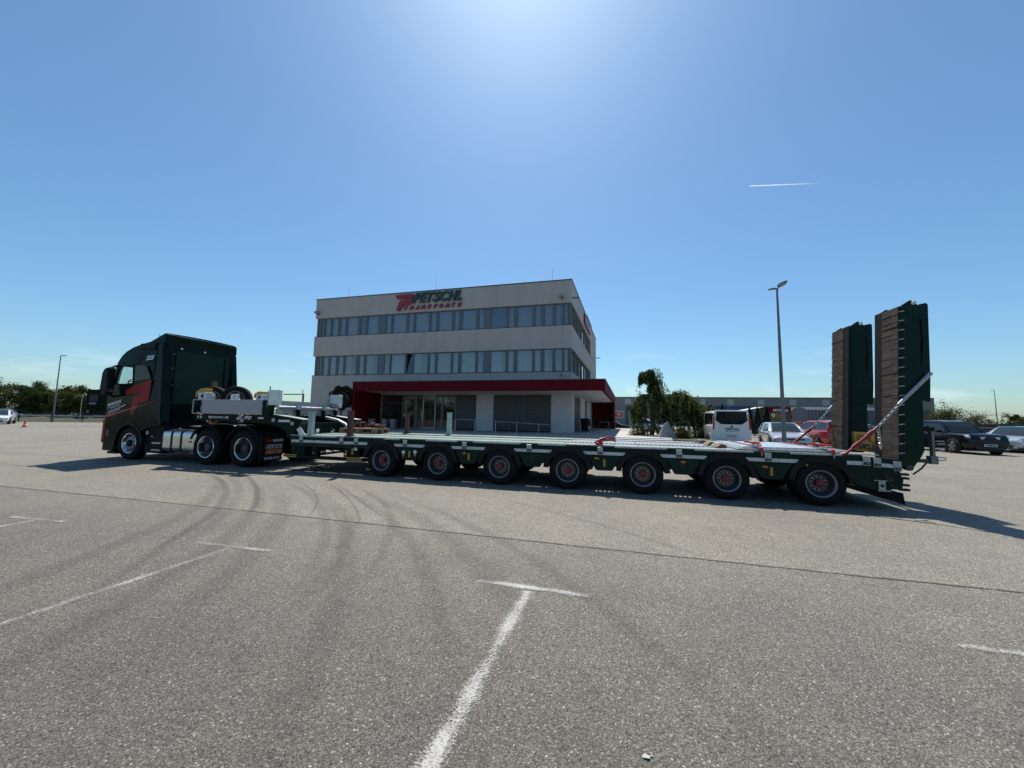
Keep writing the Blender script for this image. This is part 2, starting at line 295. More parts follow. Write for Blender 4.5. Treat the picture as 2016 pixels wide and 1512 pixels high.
# ---------------------------------------------------------------- mesh helpers
class MB:
    def __init__(s): s.v = []; s.f = []; s.uv = None
    def add(s, vs, fs):
        o = len(s.v); s.v += [tuple(p) for p in vs]; s.f += [tuple(i + o for i in f) for f in fs]; return s
    def box(s, x0, x1, y0, y1, z0, z1):
        return s.add([(x0, y0, z0), (x1, y0, z0), (x1, y1, z0), (x0, y1, z0), (x0, y0, z1), (x1, y0, z1), (x1, y1, z1), (x0, y1, z1)],
                     [(0, 3, 2, 1), (4, 5, 6, 7), (0, 1, 5, 4), (1, 2, 6, 5), (2, 3, 7, 6), (3, 0, 4, 7)])
    def prism(s, poly, ax, a, b):
        def p(q, h): return {'y': (q[0], h, q[1]), 'x': (h, q[0], q[1]), 'z': (q[0], q[1], h)}[ax]
        n = len(poly); vs = [p(q, a) for q in poly] + [p(q, b) for q in poly]
        return s.add(vs, [tuple(range(n)), tuple(range(2 * n - 1, n - 1, -1))] + [(i, (i + 1) % n, n + (i + 1) % n, n + i) for i in range(n)])
    def tube(s, pts, r, n=8, caps=True):
        pts = [Vector(p) for p in pts]; rs = r if isinstance(r, (list, tuple)) else [r] * len(pts)
        vs = []; N = len(pts); prev = None
        for i, p in enumerate(pts):
            t = (pts[min(i + 1, N - 1)] - pts[max(i - 1, 0)]).normalized()
            if prev is None:
                a = t.cross(Vector((0, 0, 1)))
                if a.length < 1e-3: a = t.cross(Vector((1, 0, 0)))
            else: a = prev - t * prev.dot(t)
            a.normalize(); prev = a; b = t.cross(a)
            vs += [p + (a * cos(2 * pi * k / n) + b * sin(2 * pi * k / n)) * rs[i] for k in range(n)]
        fs = [(i * n + k, i * n + (k + 1) % n, (i + 1) * n + (k + 1) % n, (i + 1) * n + k) for i in range(N - 1) for k in range(n)]
        if caps: fs += [tuple(range(n - 1, -1, -1)), tuple((N - 1) * n + k for k in range(n))]
        return s.add(vs, fs)
    def cyl(s, p0, p1, r0, r1=None, n=16): return s.tube([p0, p1], [r0, r0 if r1 is None else r1], n)
    def lathe(s, prof, c, ax='y', n=32, close=False, caps=True):
        """prof: (radius, height along the axis)"""
        vs = []
        for r, h in prof:
            for k in range(n):
                a = 2 * pi * k / n; u, w = r * cos(a), r * sin(a)
                vs.append({'y': (c[0] + u, c[1] + h, c[2] + w), 'x': (c[0] + h, c[1] + u, c[2] + w), 'z': (c[0] + u, c[1] + w, c[2] + h)}[ax])
        m = len(prof); fs = []
        for i in range(m if close else m - 1):
            j = (i + 1) % m
            fs += [(i * n + k, i * n + (k + 1) % n, j * n + (k + 1) % n, j * n + k) for k in range(n)]
        if not close and caps:
            if prof[0][0] > 1e-4: fs.append(tuple(range(n)))
            if prof[-1][0] > 1e-4: fs.append(tuple((m - 1) * n + k for k in range(n)))
        return s.add(vs, fs)
    def arc_band(s, c, r0, r1, a0, a1, y0, y1, n=16):
        """part of a ring round the y axis, from angle a0 to a1 in degrees"""
        vs = []
        for i in range(n + 1):
            a = rad(a0 + (a1 - a0) * i / n); C, S = cos(a), sin(a)
            vs += [(c[0] + r0 * C, y0, c[1] + r0 * S), (c[0] + r1 * C, y0, c[1] + r1 * S), (c[0] + r1 * C, y1, c[1] + r1 * S), (c[0] + r0 * C, y1, c[1] + r0 * S)]
        fs = [(4 * i + k, 4 * i + (k + 1) % 4, 4 * i + 4 + (k + 1) % 4, 4 * i + 4 + k) for i in range(n) for k in range(4)]
        return s.add(vs, fs + [(0, 1, 2, 3), (4 * n + 3, 4 * n + 2, 4 * n + 1, 4 * n)])
    def mesh(s, name, m, smooth=None, tf=None, fix=True):
        vs = [tf(*p) for p in s.v] if tf else s.v
        me = bpy.data.meshes.new(name); me.from_pydata([tuple(p) for p in vs], [], s.f)
        if fix:
            bm = bmesh.new(); bm.from_mesh(me); bmesh.ops.recalc_face_normals(bm, faces=bm.faces[:]); bm.to_mesh(me); bm.free()
        if s.uv:
            ul = me.uv_layers.new(name='UVMap')
            for lp in me.loops: ul.data[lp.index].uv = s.uv[lp.vertex_index]
        if smooth is not None:
            me.polygons.foreach_set('use_smooth', [True] * len(me.polygons)); me.set_sharp_from_angle(angle=rad(smooth))
        me.materials.append(MATS[m] if isinstance(m, str) else m); me.update()
        return me
    def build(s, name, m, parent=None, smooth=None, tf=None, bevel=0, fix=True, label=None):
        return link(name, s.mesh(name, m, smooth, tf, fix), parent, bevel, label)
def link(name, me, parent=None, bevel=0, label=None):
    o = bpy.data.objects.new(name, me); COL.objects.link(o); o.parent = parent
    if bevel:
        b = o.modifiers.new('bevel', 'BEVEL'); b.width = bevel; b.segments = 2; b.limit_method = 'ANGLE'; b.angle_limit = rad(40)
    if label: o['label'] = label
    return o
def thing(name, label, cat, loc=(0, 0, 0), rz=0, group=None):
    o = bpy.data.objects.new(name, None); COL.objects.link(o); o.location = loc; o.rotation_euler = (0, 0, rz); o.empty_display_size = .3
    return tag(o, label, cat, group)
def tag(o, label, cat, group=None):
    o['label'] = label; o['category'] = cat
    if group: o['group'] = group
    return o
def struct(o): o['kind'] = 'structure'; return o
def stuff(o): o['kind'] = 'stuff'; return o
def copy_tree(o, parent=None):
    c = o.copy(); COL.objects.link(c); c.parent = parent
    for ch in list(o.children): copy_tree(ch, c)
    return c
def textmesh(txt, w, h, ext=.01, shear=0., bold=.0, space=1.0):
    """flat lettering fitted into w x h, lower left corner at the origin, in the x-z plane, front to -y"""
    cu = bpy.data.curves.new('t', 'FONT'); cu.body = txt; cu.extrude = .05; cu.shear = shear; cu.offset = bold; cu.space_character = space; cu.resolution_u = 3
    o = bpy.data.objects.new('t', cu); COL.objects.link(o); dg = bpy.context.evaluated_depsgraph_get()
    me = bpy.data.meshes.new_from_object(o.evaluated_get(dg)); bpy.data.objects.remove(o); bpy.data.curves.remove(cu)
    n = len(me.vertices); a = np.zeros(n * 3); me.vertices.foreach_get('co', a); a = a.reshape(-1, 3)
    mn, mxx = a.min(0), a.max(0); a = (a - mn) / (mxx - mn + 1e-9)
    vs = np.stack([a[:, 0] * w, -a[:, 2] * ext, a[:, 1] * h], 1)
    b = MB(); b.v = [tuple(p) for p in vs]; b.f = [tuple(p.vertices) for p in me.polygons]; bpy.data.meshes.remove(me)
    return b
def shift(b, dx, dy, dz): b.v = [(x + dx, y + dy, z + dz) for x, y, z in b.v]; return b
def leaf_mesh(name, pts, size, m, aspect=.6, droop=0., normals=None):
    """one small quad per point, at random tilt"""
    pts = np.asarray(pts, float); N = len(pts); sz = np.broadcast_to(np.asarray(size, float), (N,)) * np.random.uniform(.65, 1.35, N)
    a = np.random.normal(size=(N, 3)); a[:, 2] -= droop; a /= np.linalg.norm(a, axis=1)[:, None]
    b = np.cross(a, np.random.normal(size=(N, 3))); b /= np.linalg.norm(b, axis=1)[:, None]
    A, B = a * sz[:, None], b * sz[:, None] * aspect
    v = np.stack([pts - A * .5 , pts + B * .5, pts + A * .5, pts - B * .5], 1).reshape(-1, 3)
    me = bpy.data.meshes.new(name); me.vertices.add(N * 4); me.vertices.foreach_set('co', v.ravel())
    me.loops.add(N * 4); me.loops.foreach_set('vertex_index', np.arange(N * 4, dtype=np.int32)); me.polygons.add(N)
    me.polygons.foreach_set('loop_start', np.arange(0, N * 4, 4, dtype=np.int32)); me.polygons.foreach_set('loop_total', np.full(N, 4, dtype=np.int32))
    me.materials.append(MATS[m]); me.update(calc_edges=True); me.validate(); return me

# ---------------------------------------------------------------- ground, road, markings
g = MB(); g.add([(-4000, -4000, -.06), (4000, -4000, -.06), (4000, 4000, -.06), (-4000, 4000, -.06)], [(0, 1, 2, 3)])
struct(g.build('terrain', 'field'))
g = MB(); yard = [(-140, -60), (110, -60), (110, 18), (60, 44), (48, 62), (48, 130), (-14, 130), (-14, 63), (-53, 49.4), (-61, 46.4), (-140, 17)]
g.prism(yard, 'z', -.3, 0.0)
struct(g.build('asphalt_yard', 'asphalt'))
def strip(pts, w, z, wob=0., sub=12):
    """flat ribbon along a polyline, uv: u along, v across"""
    P = [Vector((x, y)) for x, y in pts]
    # Catmull-Rom through the points
    Q = []
    for i in range(len(P) - 1):
        p0, p1, p2, p3 = P[max(i - 1, 0)], P[i], P[i + 1], P[min(i + 2, len(P) - 1)]
        for k in range(sub):
            t = k / sub; Q.append(.5 * ((2 * p1) + (p2 - p0) * t + (2 * p0 - 5 * p1 + 4 * p2 - p3) * t * t + (3 * p1 - p0 - 3 * p2 + p3) * t ** 3))
    Q.append(P[-1]); b = MB(); b.uv = []; N = len(Q)
    for i, q in enumerate(Q):
        t = (Q[min(i + 1, N - 1)] - Q[max(i - 1, 0)]).normalized(); nn = Vector((-t.y, t.x))
        ww = w * (1 + rnd.uniform(-wob, wob)); o = rnd.uniform(-wob, wob) * w * .5
        for sgn, v in ((-1, 0), (1, 1)):
            p = q + nn * (sgn * ww / 2 + o); b.v.append((p.x, p.y, z)); b.uv.append((i / (N - 1), v))
    b.f = [(2 * i, 2 * i + 1, 2 * i + 3, 2 * i + 2) for i in range(N - 1)]
    return b
def cont(p, q, L):
    d = Vector(q) - Vector(p); d.normalize(); e = Vector(p) + d * L; return (e.x, e.y)
for kk, (bar, s0, s1, ln) in enumerate((((( -.29, 3.55), (.68, 3.29)), (.165, 3.36), (-.33, 1.73), 5.0), (((-3.59, 4.43), (-2.6, 4.21)), (-3.09, 4.27), (-3.53, 2.74), 5.0),
                        (((-6.92, 5.34), (-5.97, 5.15)), (-6.42, 5.2), (-6.85, 3.7), 5.0), (((3.04, 2.66), (4.0, 2.42)), (3.5, 2.5), (3.0, .9), 5.0))):
    lp_m = 'line_paint' if kk in (0, 3) else 'line_paint_faint'
    o = strip(bar, .14, .006, .10).build('bay_marking_bar', lp_m, fix=False); struct(o)
    o = strip((cont(s0, s1, .0), cont(s0, s1, ln)), .175, .004, .05, 40).build('bay_marking_line', lp_m, fix=False); struct(o)
o = strip([(-46, 17.3), (-20, 10.2), (-9.96, 7.45), (-6.04, 6.41), (-3.0, 5.59), (3.04, 3.90), (4.62, 3.48), (14, .9)], .035, .004, .25, 30).build('asphalt_joint', 'joint_tar', fix=False); struct(o)
for k, (dx, w_, m_) in enumerate(((.55, .26, 'tyre_mark_faint'), (1.0, .34, 'tyre_mark_faint'), (1.55, .18, 'tyre_mark_faint'), (1.9, .30, 'tyre_mark_faint'), (2.45, .22, 'tyre_mark_faint'), (3.1, .34, 'tyre_mark_faint'), (-.35, .30, 'tyre_mark_faint'), (3.7, .2, 'tyre_mark_faint'))):
    base_ = [(-6.9, 9.2), (-6.1, 8.3), (-5.3, 7.3), (-4.7, 6.3), (-4.25, 5.3), (-3.95, 4.3), (-3.75, 3.3), (-3.62, 2.3), (-3.55, 1.3)]
    struct(strip([(x + dx * (1 + .06 * i), y - dx * .27) for i, (x, y) in enumerate(base_[(k % 2):9 - (k % 3)])], w_, .016 + .001 * k, .05, 10).build('tyre_track', m_, fix=False))
for pts, w, m_ in (
    ([(-7.9, 9.75), (-7.22, 9.15), (-6.26, 8.28), (-5.46, 7.34), (-4.86, 6.47), (-4.36, 5.61), (-4.01, 4.71), (-3.64, 3.79), (-3.3, 2.9)], .17, 'tyre_mark'),
    ([(-7.5, 9.6), (-6.77, 9.07), (-5.99, 8.3), (-5.23, 7.35), (-4.62, 6.37), (-4.2, 5.6), (-3.85, 4.77), (-3.55, 3.9)], .24, 'tyre_mark_faint'),
    ([(-7.0, 9.7), (-6.33, 9.12), (-5.23, 7.83), (-4.54, 6.86), (-4.07, 6.1), (-3.8, 5.4)], .12, 'tyre_mark'),
    ([(-5.2, 8.9), (-4.3, 8.0), (-3.55, 7.0), (-3.1, 6.1), (-2.9, 5.4)], .05, 'tyre_mark'),
    ([(-4.5, 8.8), (-3.65, 7.9), (-2.75, 6.6), (-2.2, 5.6), (-2.0, 5.0)], .06, 'tyre_mark'),
    ([(-4.2, 8.7), (-3.35, 7.7), (-2.5, 6.5), (-2.05, 5.9)], .05, 'tyre_mark'),
    ([(-3.8, 8.5), (-2.9, 7.5), (-2.2, 6.6), (-1.9, 6.1)], .05, 'tyre_mark_faint'),
    ([(-3.4, 8.2), (-2.4, 6.9), (-1.75, 5.7), (-1.45, 4.6), (-1.3, 3.4)], .16, 'tyre_mark_faint'),
    ([(-2.6, 6.2), (-2.1, 5.0), (-1.75, 3.9), (-1.6, 3.0)], .22, 'tyre_mark_faint'),
    ([(-.6, 7.5), (.6, 6.2), (1.6, 5.0), (2.2, 4.1)], .10, 'tyre_mark_faint'),
    ([(-9.5, 9.6), (-12, 9.9), (-17, 11.0), (-24, 12.0)], .35, 'tyre_mark_faint'),
    ([(-9.5, 10.6), (-14, 12.2), (-20, 13.5), (-30, 15.0)], .30, 'tyre_mark_faint'),
    ([(11.5, 8.0), (15, 6.8), (22, 4.2)], .22, 'tyre_mark_faint'), ([(10.5, 7.2), (14, 6.2), (20, 3.8)], .16, 'tyre_mark_faint'),
    ([(9, 12.6), (16, 10.2), (24, 7.6)], .25, 'tyre_mark_faint'), ([(-60, 44), (-48, 39), (-30, 35)], .5, 'tyre_mark_faint')):
    struct(strip(pts, w, .012, .06, 10).build('tyre_track', m_, fix=False))
# two dark strips across the asphalt, far left
for pts in (((-43.5, 35.6), (-22, 41.0)), ((-42.6, 34.2), (-22, 39.4))):
    struct(strip(pts, .28, .004, .02, 4).build('dark_strip_far', 'joint_tar', fix=False))
b = MB(); b.add([(.605, 1.785, .006), (.628, 1.776, .010), (.637, 1.79, .006), (.618, 1.80, .011), (.602, 1.795, .006)], [(0, 1, 2, 3, 4)])
b.add([(.632, 1.796, .005), (.646, 1.79, .009), (.650, 1.80, .005)], [(0, 1, 2)])
tag(b.build('dry_leaf', 'paving_pale', fix=False), 'small pale dry leaf on the asphalt near the camera', 'leaf')
# grass verges
g = MB(); g.add([(-150, 12, -.03), (-61, 46.5, -.03), (-53, 49.5, -.03), (-14, 63.1, -.03), (-14, 70, -.03), (-150, 20, -.03)], [(0, 1, 2, 3, 4, 5)])
struct(g.build('grass_verge', 'grass', fix=False))
g = MB(); g.add([(-150, 21, -.02), (-14, 71, -.02), (-14, 82, -.02), (-150, 32, -.02)], [(0, 1, 2, 3)]); struct(g.build('country_road', 'concrete', fix=False))
g = MB(); g.add([(60, 44.1, .0), (110, 18.1, .0), (130, 60, .0), (49, 75, 0), (48.2, 62, 0)], [(0, 1, 2, 3, 4)]); struct(g.build('grass_strip', 'grass', fix=False))

# ---------------------------------------------------------------- office building
BC = (4.11, 25.7, 0.0)
_t = rad(-15.14)
E1 = Vector((cos(_t), sin(_t))); E2 = Vector((6.25, 20.11)).normalized()
def BT(x, y, z): return (x * E1.x + y * E2.x, x * E1.y + y * E2.y, z)
bld = thing('office_building', 'three storey pale grey office block with ribbon windows and dark red entrance canopy', 'building', BC)
BW, BD = 21.78, 21.0
def bbox(name, m, x0, x1, y0, y1, z0, z1, parent=None, label=None, bevel=0):
    return MB().box(x0, x1, y0, y1, z0, z1).build(name, m, parent or bld, tf=BT, label=label, bevel=bevel)
def wallring(name, z0, z1, m='plaster'):
    """closed outer wall with its flat roof, as one hollow box"""
    return bbox(name, m, -BW, 0, 0, BD, z0, z1)
wallring('wall_band', 9.66, 11.30); wallring('wall_band', 6.40, 8.04); bbox('wall_band', 'plaster', -BW, 0, 0, BD, 3.14, 4.74)
bbox('wall', 'plaster', -BW, -15.1, 0, BD, -.2, 3.137)                    # ground floor, closed part
bbox('interior', 'room_dark', -21.3, -.45, .75, 20.5, 4.80, 11.0); bbox('interior', 'room_dark', -15.0, -.45, 3.5, 20.5, .45, 3.12)
bbox('coping', 'coping', -BW - .04, .04, -.04, BD + .04, 11.302, 11.36)
for z in (8.043, 4.743): bbox('sill_flashing', 'coping', -BW - .025, .025, -.025, BD + .025, z, z + .03)
# ribbon windows
SPANS = [(-21.29, -21.04), (-20.9, -20.31), (-20.22, -19.55), (-19.41, -18.83), (-18.72, -17.57), (-17.38, -16.85), (-16.74, -15.55), (-15.01, -14.46), (-14.38, -13.08), (-13.0, -12.45), (-12.36, -11.1), (-11.01, -10.47), (-10.35, -9.14), (-9.04, -8.54), (-8.36, -7.15), (-7.03, -6.51), (-6.0, -4.79), (-4.67, -4.18), (-3.99, -2.8), (-2.68, -2.18), (-1.99, -1.33), (-1.19, -.66), (-.54, -.26)]
SOLID = [(-15.52, -15.04), (-6.48, -6.03)]
YW = .16   # depth of the reveal
def window(face, a, b, z0, z1, blind, open_=False, slat='blind'):
    """frame with pane and vertical blind; face 'f' along x, face 's' along y"""
    def tf(x, y, z): return BT(x, y, z) if face == 'f' else BT(-y, x, z)
    t = .045; f = MB()
    f.box(a, a + t, YW - .02, YW + .06, z0, z1); f.box(b - t, b, YW - .02, YW + .06, z0, z1)
    f.box(a + t, b - t, YW - .02, YW + .06, z0, z0 + t); f.box(a + t, b - t, YW - .02, YW + .06, z1 - t, z1)
    w = f.build('window', 'window_frame', bld, tf=tf)
    p = MB()
    if open_: p.add([(a + t, YW + .30, z1 - t), (b - t, YW + .30, z1 - t), (b - t, YW + .02, z0 + t), (a + t, YW + .02, z0 + t)], [(0, 1, 2, 3)])
    else: p.add([(a + t, YW + .02, z0 + t), (b - t, YW + .02, z0 + t), (b - t, YW + .02, z1 - t), (a + t, YW + .02, z1 - t)], [(0, 1, 2, 3)])
    p.build('pane', 'pane_glass', w, tf=tf, fix=False)
    if blind > 0:
        s = MB(); x1 = a + t + (b - a - 2 * t) * blind; n = max(2, int((x1 - a - t) / .127)); yb = YW + .20
        for i in range(n):
            x = a + t + (i + .5) * (x1 - a - t) / n; tw = .05; k = rnd.uniform(.012, .03)
            s.add([(x - tw, yb - k, z0 + t + .02), (x + tw, yb + k, z0 + t + .02), (x + tw, yb + k, z1 - t), (x - tw, yb - k, z1 - t)], [(0, 1, 2, 3)])
        s.build('blind', slat, w, tf=tf, fix=False)
for z0, z1, row in ((8.075, 9.655, 0), (4.775, 6.395, 1)):
    for i, (a, b_) in enumerate(SPANS):
        bl = 1.0 if rnd.random() > .25 else rnd.choice((0, .4, .7))
        if row == 1 and i in (4, 6, 9, 15, 20, 21): bl = 0 if i in (9, 15, 21) else .45
        window('f', a, b_, z0, z1, bl, row == 1 and i == 9, 'blind_green' if (row == 1 and i in (7, 8, 13, 14)) else 'blind')
    ed = [-BW + .28] + [x for s_ in SPANS for x in s_] + [-.12]
    for k in range(0, len(ed), 2):                                         # mullion cladding between the windows
        a, b_ = ed[k], ed[k + 1]
        if b_ - a > .3 and k not in (0, len(ed) - 2): continue
        bbox('mullion', 'window_frame', a, b_, YW - .012, YW + .10, z0, z1)
    for a, b_ in SOLID: bbox('spandrel_panel', 'spandrel', a - .028, b_ + .028, YW - .005, YW + .10, z0, z1)
    bbox('corner_post', 'window_frame', -.11, -.02, .02, .14, z0 - .004, z1 + .004); bbox('corner_post', 'window_frame', -BW + .10, -BW + .27, .12, .30, z0 - .004, z1 + .004)
    # right-hand flank: windows as far as they reach
    y = .32
    def louvre(a, b_):
        lv = MB(); nz_ = int((z1 - z0) / .09)
        for q in range(nz_): zq = z0 + .02 + q * .09; lv.add([(-.06, a, zq), (-.06, b_, zq), (-.015, b_, zq + .055), (-.015, a, zq + .055)], [(0, 1, 2, 3)])
        lv.build('outer_louvre', 'wall_dark', bld, tf=BT, fix=False)
    for k in range(13):
        w_ = (.6, 1.25, .6, 1.25)[k % 4]
        window('s', y, y + w_, z0, z1, 1.0 if k % 3 else 0)
        if k not in (6, 7): louvre(y, y + w_)
        y += w_ + .14
    yy = .32 - .14
    for k in range(14):
        bbox('mullion', 'window_frame', -YW - .10, -YW + .012, yy + .003, yy + .137, z0, z1); yy += ((.6, 1.25, .6, 1.25)[k % 4]) + .14
    bbox('wall', 'plaster', -1.0, -.003, y + .05, BD - .003, z0 - .06, z1 + .02)
    bbox('wall', 'plaster', -BW + .3, -BW + .6, .4, BD - .003, z0 - .06, z1 + .02)
# ground floor under the canopy
bbox('wall', 'plaster_white', -6.95, -5.65, 0, .35, .3, 3.137); bbox('wall', 'plaster_white', -1.40, -.35, 0, .35, .3, 3.137)
bbox('wall', 'plaster_white', -.35, 0, 0, 1.6, .3, 3.137); bbox('wall', 'plaster_white', -.35, 0, 5.2, 8.6, .3, 3.137); bbox('wall', 'plaster_white', -.35, 0, 10.5, BD, .3, 3.137)
def shutter(face, a, b, z0, z1, depth):
    def tf(x, y, z): return BT(x, y, z) if face == 'f' else BT(-y, x, z)
    s = MB(); n = int((z1 - z0) / .1); h = (z1 - z0) / n
    for i in range(n):
        z = z0 + i * h
        s.add([(a, depth + .02, z), (b, depth + .02, z), (b, depth - .012, z + h * .3), (a, depth - .012, z + h * .3), (b, depth - .012, z + h * .8), (a, depth - .012, z + h * .8), (b, depth + .02, z + h), (a, depth + .02, z + h)],
              [(0, 1, 2, 3), (3, 2, 4, 5), (5, 4, 6, 7)])
    o = s.build('roller_shutter', 'shutter', bld, tf=tf, fix=False)
    r = MB(); r.box(a - .002, a + .06, depth - .03, depth + .03, z0, z1); r.box(b - .06, b + .002, depth - .03, depth + .03, z0, z1); r.build('guide_rail', 'window_frame', o, tf=tf)
    return o
shutter('f', -8.70, -6.955, .55, 3.13, .12); shutter('f', -5.645, -1.405, .55, 3.13, .12); shutter('s', 1.605, 5.195, .55, 3.13, .12); shutter('s', 8.605, 10.495, .55, 3.13, .12)
MB().box(-3.46, -3.40, .085, .135, .55, 3.125).build('guide_rail', 'window_frame', bld, tf=BT)
# entrance glazing, set back behind the canopy
ent = [-15.0, -13.2, -12.0, -11.44, -10.39, -9.79, -8.76]
for a, b_ in zip(ent[:-1], ent[1:]):
    f = MB(); t = .05; f.box(a + .003, a + t, .25, .33, .56, 3.12); f.box(b_ - t, b_ - .003, .25, .33, .56, 3.12); f.box(a + t, b_ - t, .25, .33, 3.05, 3.12); f.box(a + t, b_ - t, .25, .33, .56, .63)
    if b_ - a > 1.1: f.box(a + t, b_ - t, .26, .32, 2.45, 2.50)
    w = f.build('entrance_window', 'rail_steel' if a == -11.44 else 'spandrel', bld, tf=BT)
    MB().add([(a + t, .29, .63), (b_ - t, .29, .63), (b_ - t, .29, 3.05), (a + t, .29, 3.05)], [(0, 1, 2, 3)]).build('pane', 'entrance_glass', w, tf=BT, fix=False)
bbox('lobby_floor', 'concrete', -15.0, -8.7, .3, 3.4, .42, .55)
for x in (-12.9, -10.55, -9.3): bbox('lobby_column', 'plaster_white', x - .08, x + .08, 1.6, 1.8, .56, 3.1)
# canopy: fascia, left wall, right return, soffit
CZ0, CZ1, CY = 3.19, 3.85, -3.0
bbox('canopy_fascia', 'canopy_red', -15.22, 2.42, CY, CY + .22, CZ0, CZ1)
bbox('canopy_side_wall', 'canopy_red', -15.22, -15.0, CY + .223, -.003, .3, CZ1); bbox('canopy_side_wall', 'canopy_red', -15.22, -15.0, CY + .003, CY + .22, .3, CZ0 - .003)
bbox('canopy_return', 'canopy_red', 2.20, 2.42, CY + .223, 15.5, CZ0, CZ1); bbox('canopy_end_wall', 'canopy_red', .02, 2.42, 15.503, 15.75, .3, CZ1)
bbox('canopy_pier', 'canopy_red', 2.20, 2.417, 13.9, 15.50, .3, CZ0 - .003)
bbox('canopy_soffit', 'plaster_white', -14.997, 2.197, CY + .223, -.004, CZ0 + .05, CZ0 + .12); bbox('canopy_soffit', 'plaster_white', .004, 2.197, -.001, 15.5, CZ0 + .05, CZ0 + .12)
bbox('canopy_roof', 'coping', -15.25, 2.45, CY - .03, -.005, CZ1 + .002, CZ1 + .05); bbox('canopy_roof', 'coping', .005, 2.45, -.003, 15.78, CZ1 + .002, CZ1 + .05)
for x in (-13.3, -11.0, -8.4, -5.6, -2.6):
    MB().lathe([(.001, 0), (.09, 0), (.09, .03), (.001, .03)], (x, -1.6, CZ0 + .018), 'z', 14).build('downlight', 'rail_steel', bld, tf=BT)
# lettering on the top band
def SX(u): return -13.97 + .00349 * (u - 150)
def SZ(u, v): return 11.03 - .00338 * (v - 310) - .00026 * (u - 150) - .035
em = [(150, 318), (165, 285), (215, 262), (560, 238), (595, 245), (608, 275), (592, 330), (535, 450), (515, 480), (480, 492), (345, 497), (270, 625), (245, 652), (205, 652), (180, 612), (188, 575), (258, 412), (285, 393), (430, 388), (455, 345), (210, 357), (165, 345)]
b = MB(); b.prism([(SX(u), SZ(u, v)) for u, v in em], 'y', -.16, -.05); b.build('sign_emblem', 'sign_red', bld, tf=BT, bevel=.012)
x0 = SX(575)
for i, ch in enumerate('PETSCHL'):
    wd = (.80, .74, .72, .78, .78, .80, .52)[i]; b = textmesh(ch, wd, .80, .12, .38 if ch != 'T' else .3, .032)
    shift(b, x0, -.05, 10.37); b.build('sign_letter', 'sign_green', bld, tf=BT, fix=False); x0 += (.60, .62, .52, .64, .66, .64, .5)[i]
x0 = SX(360)
for i, ch in enumerate('TRANSPORTE'):
    b = textmesh(ch, .34, .31, .09, .3, .035); shift(b, x0, -.05, 9.87); b.build('sign_letter', 'sign_red', bld, tf=BT, fix=False); x0 += .512
# the flank sign, seen edge on
fl = MB(); fl.box(.05, .16, 7.5, 12.6, 10.05, 10.95); fl.build('flank_sign', 'sign_red', bld, tf=BT); MB().box(.05, .18, 9.0, 13.4, 10.98, 11.18).build('flank_sign', 'sign_green', bld, tf=BT)
# lightning rods, floodlights, cameras
for x, y in ((-19.6, 1.2), (-11.2, 1.2), (-1.6, 1.2)): MB().cyl((x, y, 11.2), (x, y, 12.75), .016, .008, 6).build('lightning_rod', 'rail_steel', bld, tf=BT)
def flood(x, z):
    f = MB(); f.box(x - .16, x + .16, -.38, -.12, z - .06, z + .14); o = f.build('floodlight', 'pot_pale', bld, tf=BT, bevel=.02); MB().box(x - .03, x + .03, -.2, -.002, z - .14, z - .05).build('bracket', 'lamp_grey', o, tf=BT)
flood(-.66, 10.05); flood(-21.45, 10.08)
MB().box(.01, .5, .10, .22, 9.98, 10.06).build('camera_arm', 'lamp_grey', bld, tf=BT); MB().cyl((-.66, -.16, 4.38), (-.66, -.16, 4.62), .06, .06, 10).build('security_camera', 'lamp_grey', bld, tf=BT)
MB().box(-11.05, -10.78, -.06, -.002, 6.78, 6.86).build('bird_box', 'white_enamel', bld, tf=BT); MB().box(.0, .55, BD - .4, BD - .3, 8.9, 8.98).build('camera_arm', 'lamp_grey', bld, tf=BT)
MB().box(-20.0, -19.3, -.02, -.003, 2.05, 2.75).build('louvre', 'window_frame', bld, tf=BT)
MB().box(-16.3, -15.5, -.03, -.003, .4, 2.6).build('service_door', 'window_frame', bld, tf=BT)
# terrace slab, its pavers by the side
b = MB(); b.box(-17, 5.0, -4.4, -.01, -.1, .50); b.box(.01, 5.0, .0, 18, -.1, .498); struct(b.build('terrace', 'concrete', tf=lambda x, y, z: (BC[0] + BT(x, y, z)[0], BC[1] + BT(x, y, z)[1], z)))
def W(x, y, z): p = BT(x, y, z); return (BC[0] + p[0], BC[1] + p[1], z)
t_ = struct(MB().box(3.0, 5.9, -5.2, -4.41, -.1, .47).build('pavement', 'paving_pale', tf=W))
for i in range(5):
    for j in range(12):
        MB().box(3.0 + i * .6, 3.58 + i * .6, -4.38 + j * .9, -3.50 + j * .9, .49, .506 + rnd.uniform(0, .004)).build('paving_slab', 'paving_pale', t_, tf=W)
g = MB(); g.box(5.95, 9.5, -4.5, 14, -.1, .44); g.box(-.5, 9.5, 18.1, 24, -.1, .44); struct(g.build('lawn', 'grass', tf=W))
# terrace handrail
rl = thing('handrail', 'thin grey steel handrail on six posts along the terrace edge', 'handrail', BC)
px_ = [(-6.87, 1.33), (-5.55, 1.29), (-4.17, 1.23), (-2.81, 1.18), (-1.44, 1.12), (-.10, 1.07)]
MB().tube([(x, -3.6, z) for x, z in px_], .022, 8).build('top_rail', 'rail_steel', rl, tf=BT, smooth=40)
for x, z in px_: MB().cyl((x, -3.6, .50), (x, -3.6, z - .01), .019, .019, 8).build('post', 'rail_steel', rl, tf=BT, smooth=40)
